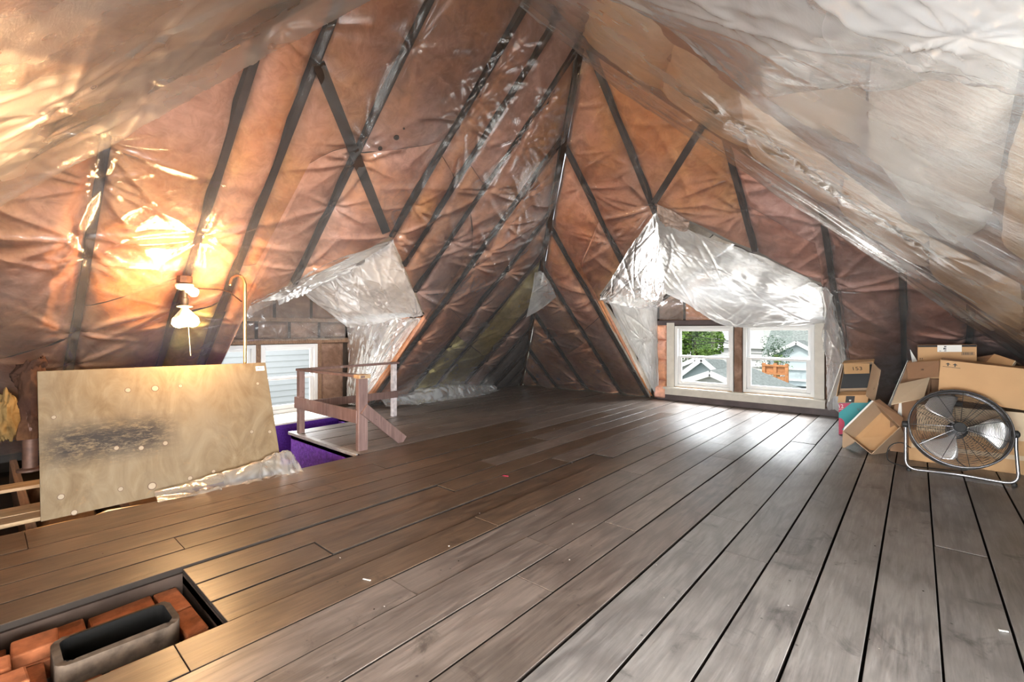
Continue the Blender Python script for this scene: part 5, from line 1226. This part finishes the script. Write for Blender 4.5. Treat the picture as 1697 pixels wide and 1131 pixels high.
# cedar fence
fa = sight(1266, 622, 25.5); fb = sight(1304, 622, 25.5)
FE = thing('cedar_fence', 'brown cedar board fence with a lattice top beyond the right street window', 'fence', ((fa[0]+fb[0])/2, 25.5, fa[2]-2.1))
x = fa[0]
while x < fb[0]: MB().box((x, 25.45, fa[2]-2.0), (x+.14, 25.5, fa[2]+random.uniform(-.03, .03))).build('fence_board', M['fence'], FE); x += .15
for z in (0.05, .45): MB().box((fa[0]-.05, 25.4, fa[2]+z), (fb[0]+.05, 25.5, fa[2]+z+.09)).build('fence_rail', M['fence'], FE)
for x in (fa[0], (fa[0]+fb[0])/2, fb[0]): MB().box((x-.07, 25.42, fa[2]-2.0), (x+.07, 25.56, fa[2]+.6)).build('fence_post', M['fence'], FE)
MB().box((fa[0], 25.5, fa[2]+.06), (fb[0], 25.52, fa[2]+.48)).build('lattice_panel', M['fence'], FE)
def tree(label, x, y, z, rx, rz, mat, n, seed, zb=GZ):
    r = np.random.RandomState(seed); root = thing('tree', label, 'tree', (x, y, zb))
    MB().tube([(x, y, zb), (x+.1, y, (z+zb)/2), (x, y, z)], [.3, .22, .1], 8).build('trunk', M['bark'], root, True)
    nb = 26; bc = r.normal(0, .42, (nb, 3))*[rx, rx, rz]+[x, y, z]
    d = r.normal(0, 1, (n, 3)); d /= np.linalg.norm(d, axis=1)[:, None]
    c_ = bc[r.randint(0, nb, n)]+d*(r.uniform(.75, 1.05, n)*min(rx, rz)*.34)[:, None]
    u = r.normal(0, 1, (n, 3)); u /= np.linalg.norm(u, axis=1)[:, None]; v = np.cross(u, r.normal(0, 1, (n, 3))); v /= np.linalg.norm(v, axis=1)[:, None]
    s_ = (r.uniform(.5, 1., n)*rx*.07)[:, None]; V = np.stack([c_-u*s_, c_-v*s_*.6, c_+u*s_, c_+v*s_*.6], 1).reshape(-1, 3)
    o_ = put('leaves', fast_mesh('leaves', V-np.array([x, y, zb]), np.arange(4*n).reshape(n, 4), mat), root); o_['kind'] = 'stuff'
c = sight(1152, 566, 38); tree('bushy green tree in the left street window', c[0], 38, c[2], 2.6, 1.8, M['leaf'], 5000, 1)
c = sight(1174, 582, 36); tree('small yellow-green tree right of the bushy one', c[0], 36, c[2], 1.2, 1.3, M['leaf'], 2500, 2)
c = sight(1140, 556, 90); tree('dark tree at the far left behind the bushy one', c[0], 90, c[2]+1, 9, 6, M['leaf_dark'], 5000, 3)
c = sight(1190, 556, 90); tree('dark green trees along the skyline in the left window', c[0], 90, c[2]+1, 9, 5.5, M['leaf_dark'], 5000, 4)
c = sight(1205, 552, 95); tree('dark round tree at the right edge of the left window view', c[0], 95, c[2]+1, 9, 6, M['leaf_dark'], 4000, 5)
c = sight(1255, 558, 70); tree('dark tree at the upper left of the right window view', c[0], 70, c[2], 4, 2.6, M['leaf_dark'], 3500, 6)
c = sight(1280, 553, 80); tree('loose dark tree over the white house in the right window', c[0], 80, c[2]+1.2, 2.6, 1.8, M['leaf_dark'], 2000, 7)
c = sight(1286, 588, 29); tree('little dark shrub beside the blue house wall', c[0], 29, c[2], .7, .8, M['leaf_dark'], 1500, 8)
c = sight(1288, 613, 27); tree('small green shrub showing above the cedar fence', c[0], 27, c[2], .6, .8, M['leaf'], 1200, 9)
for k, (y1, y2, lb) in enumerate((((552, 566), (1, 1), 'upper'), ((560, 570), (1, 1), 'middle'), ((571, 566), (1, 1), 'lower'))):
    p, r_ = sight(1120, y1[0], 30), sight(1215, y1[1], 30)
    tag(MB().tube([p, (p+r_)/2-[0, 0, .06], r_], .02, 5).build('utility_wire', M['rubber'], None, True), f'{lb} of three thin utility wires across the left street window view', 'wire')
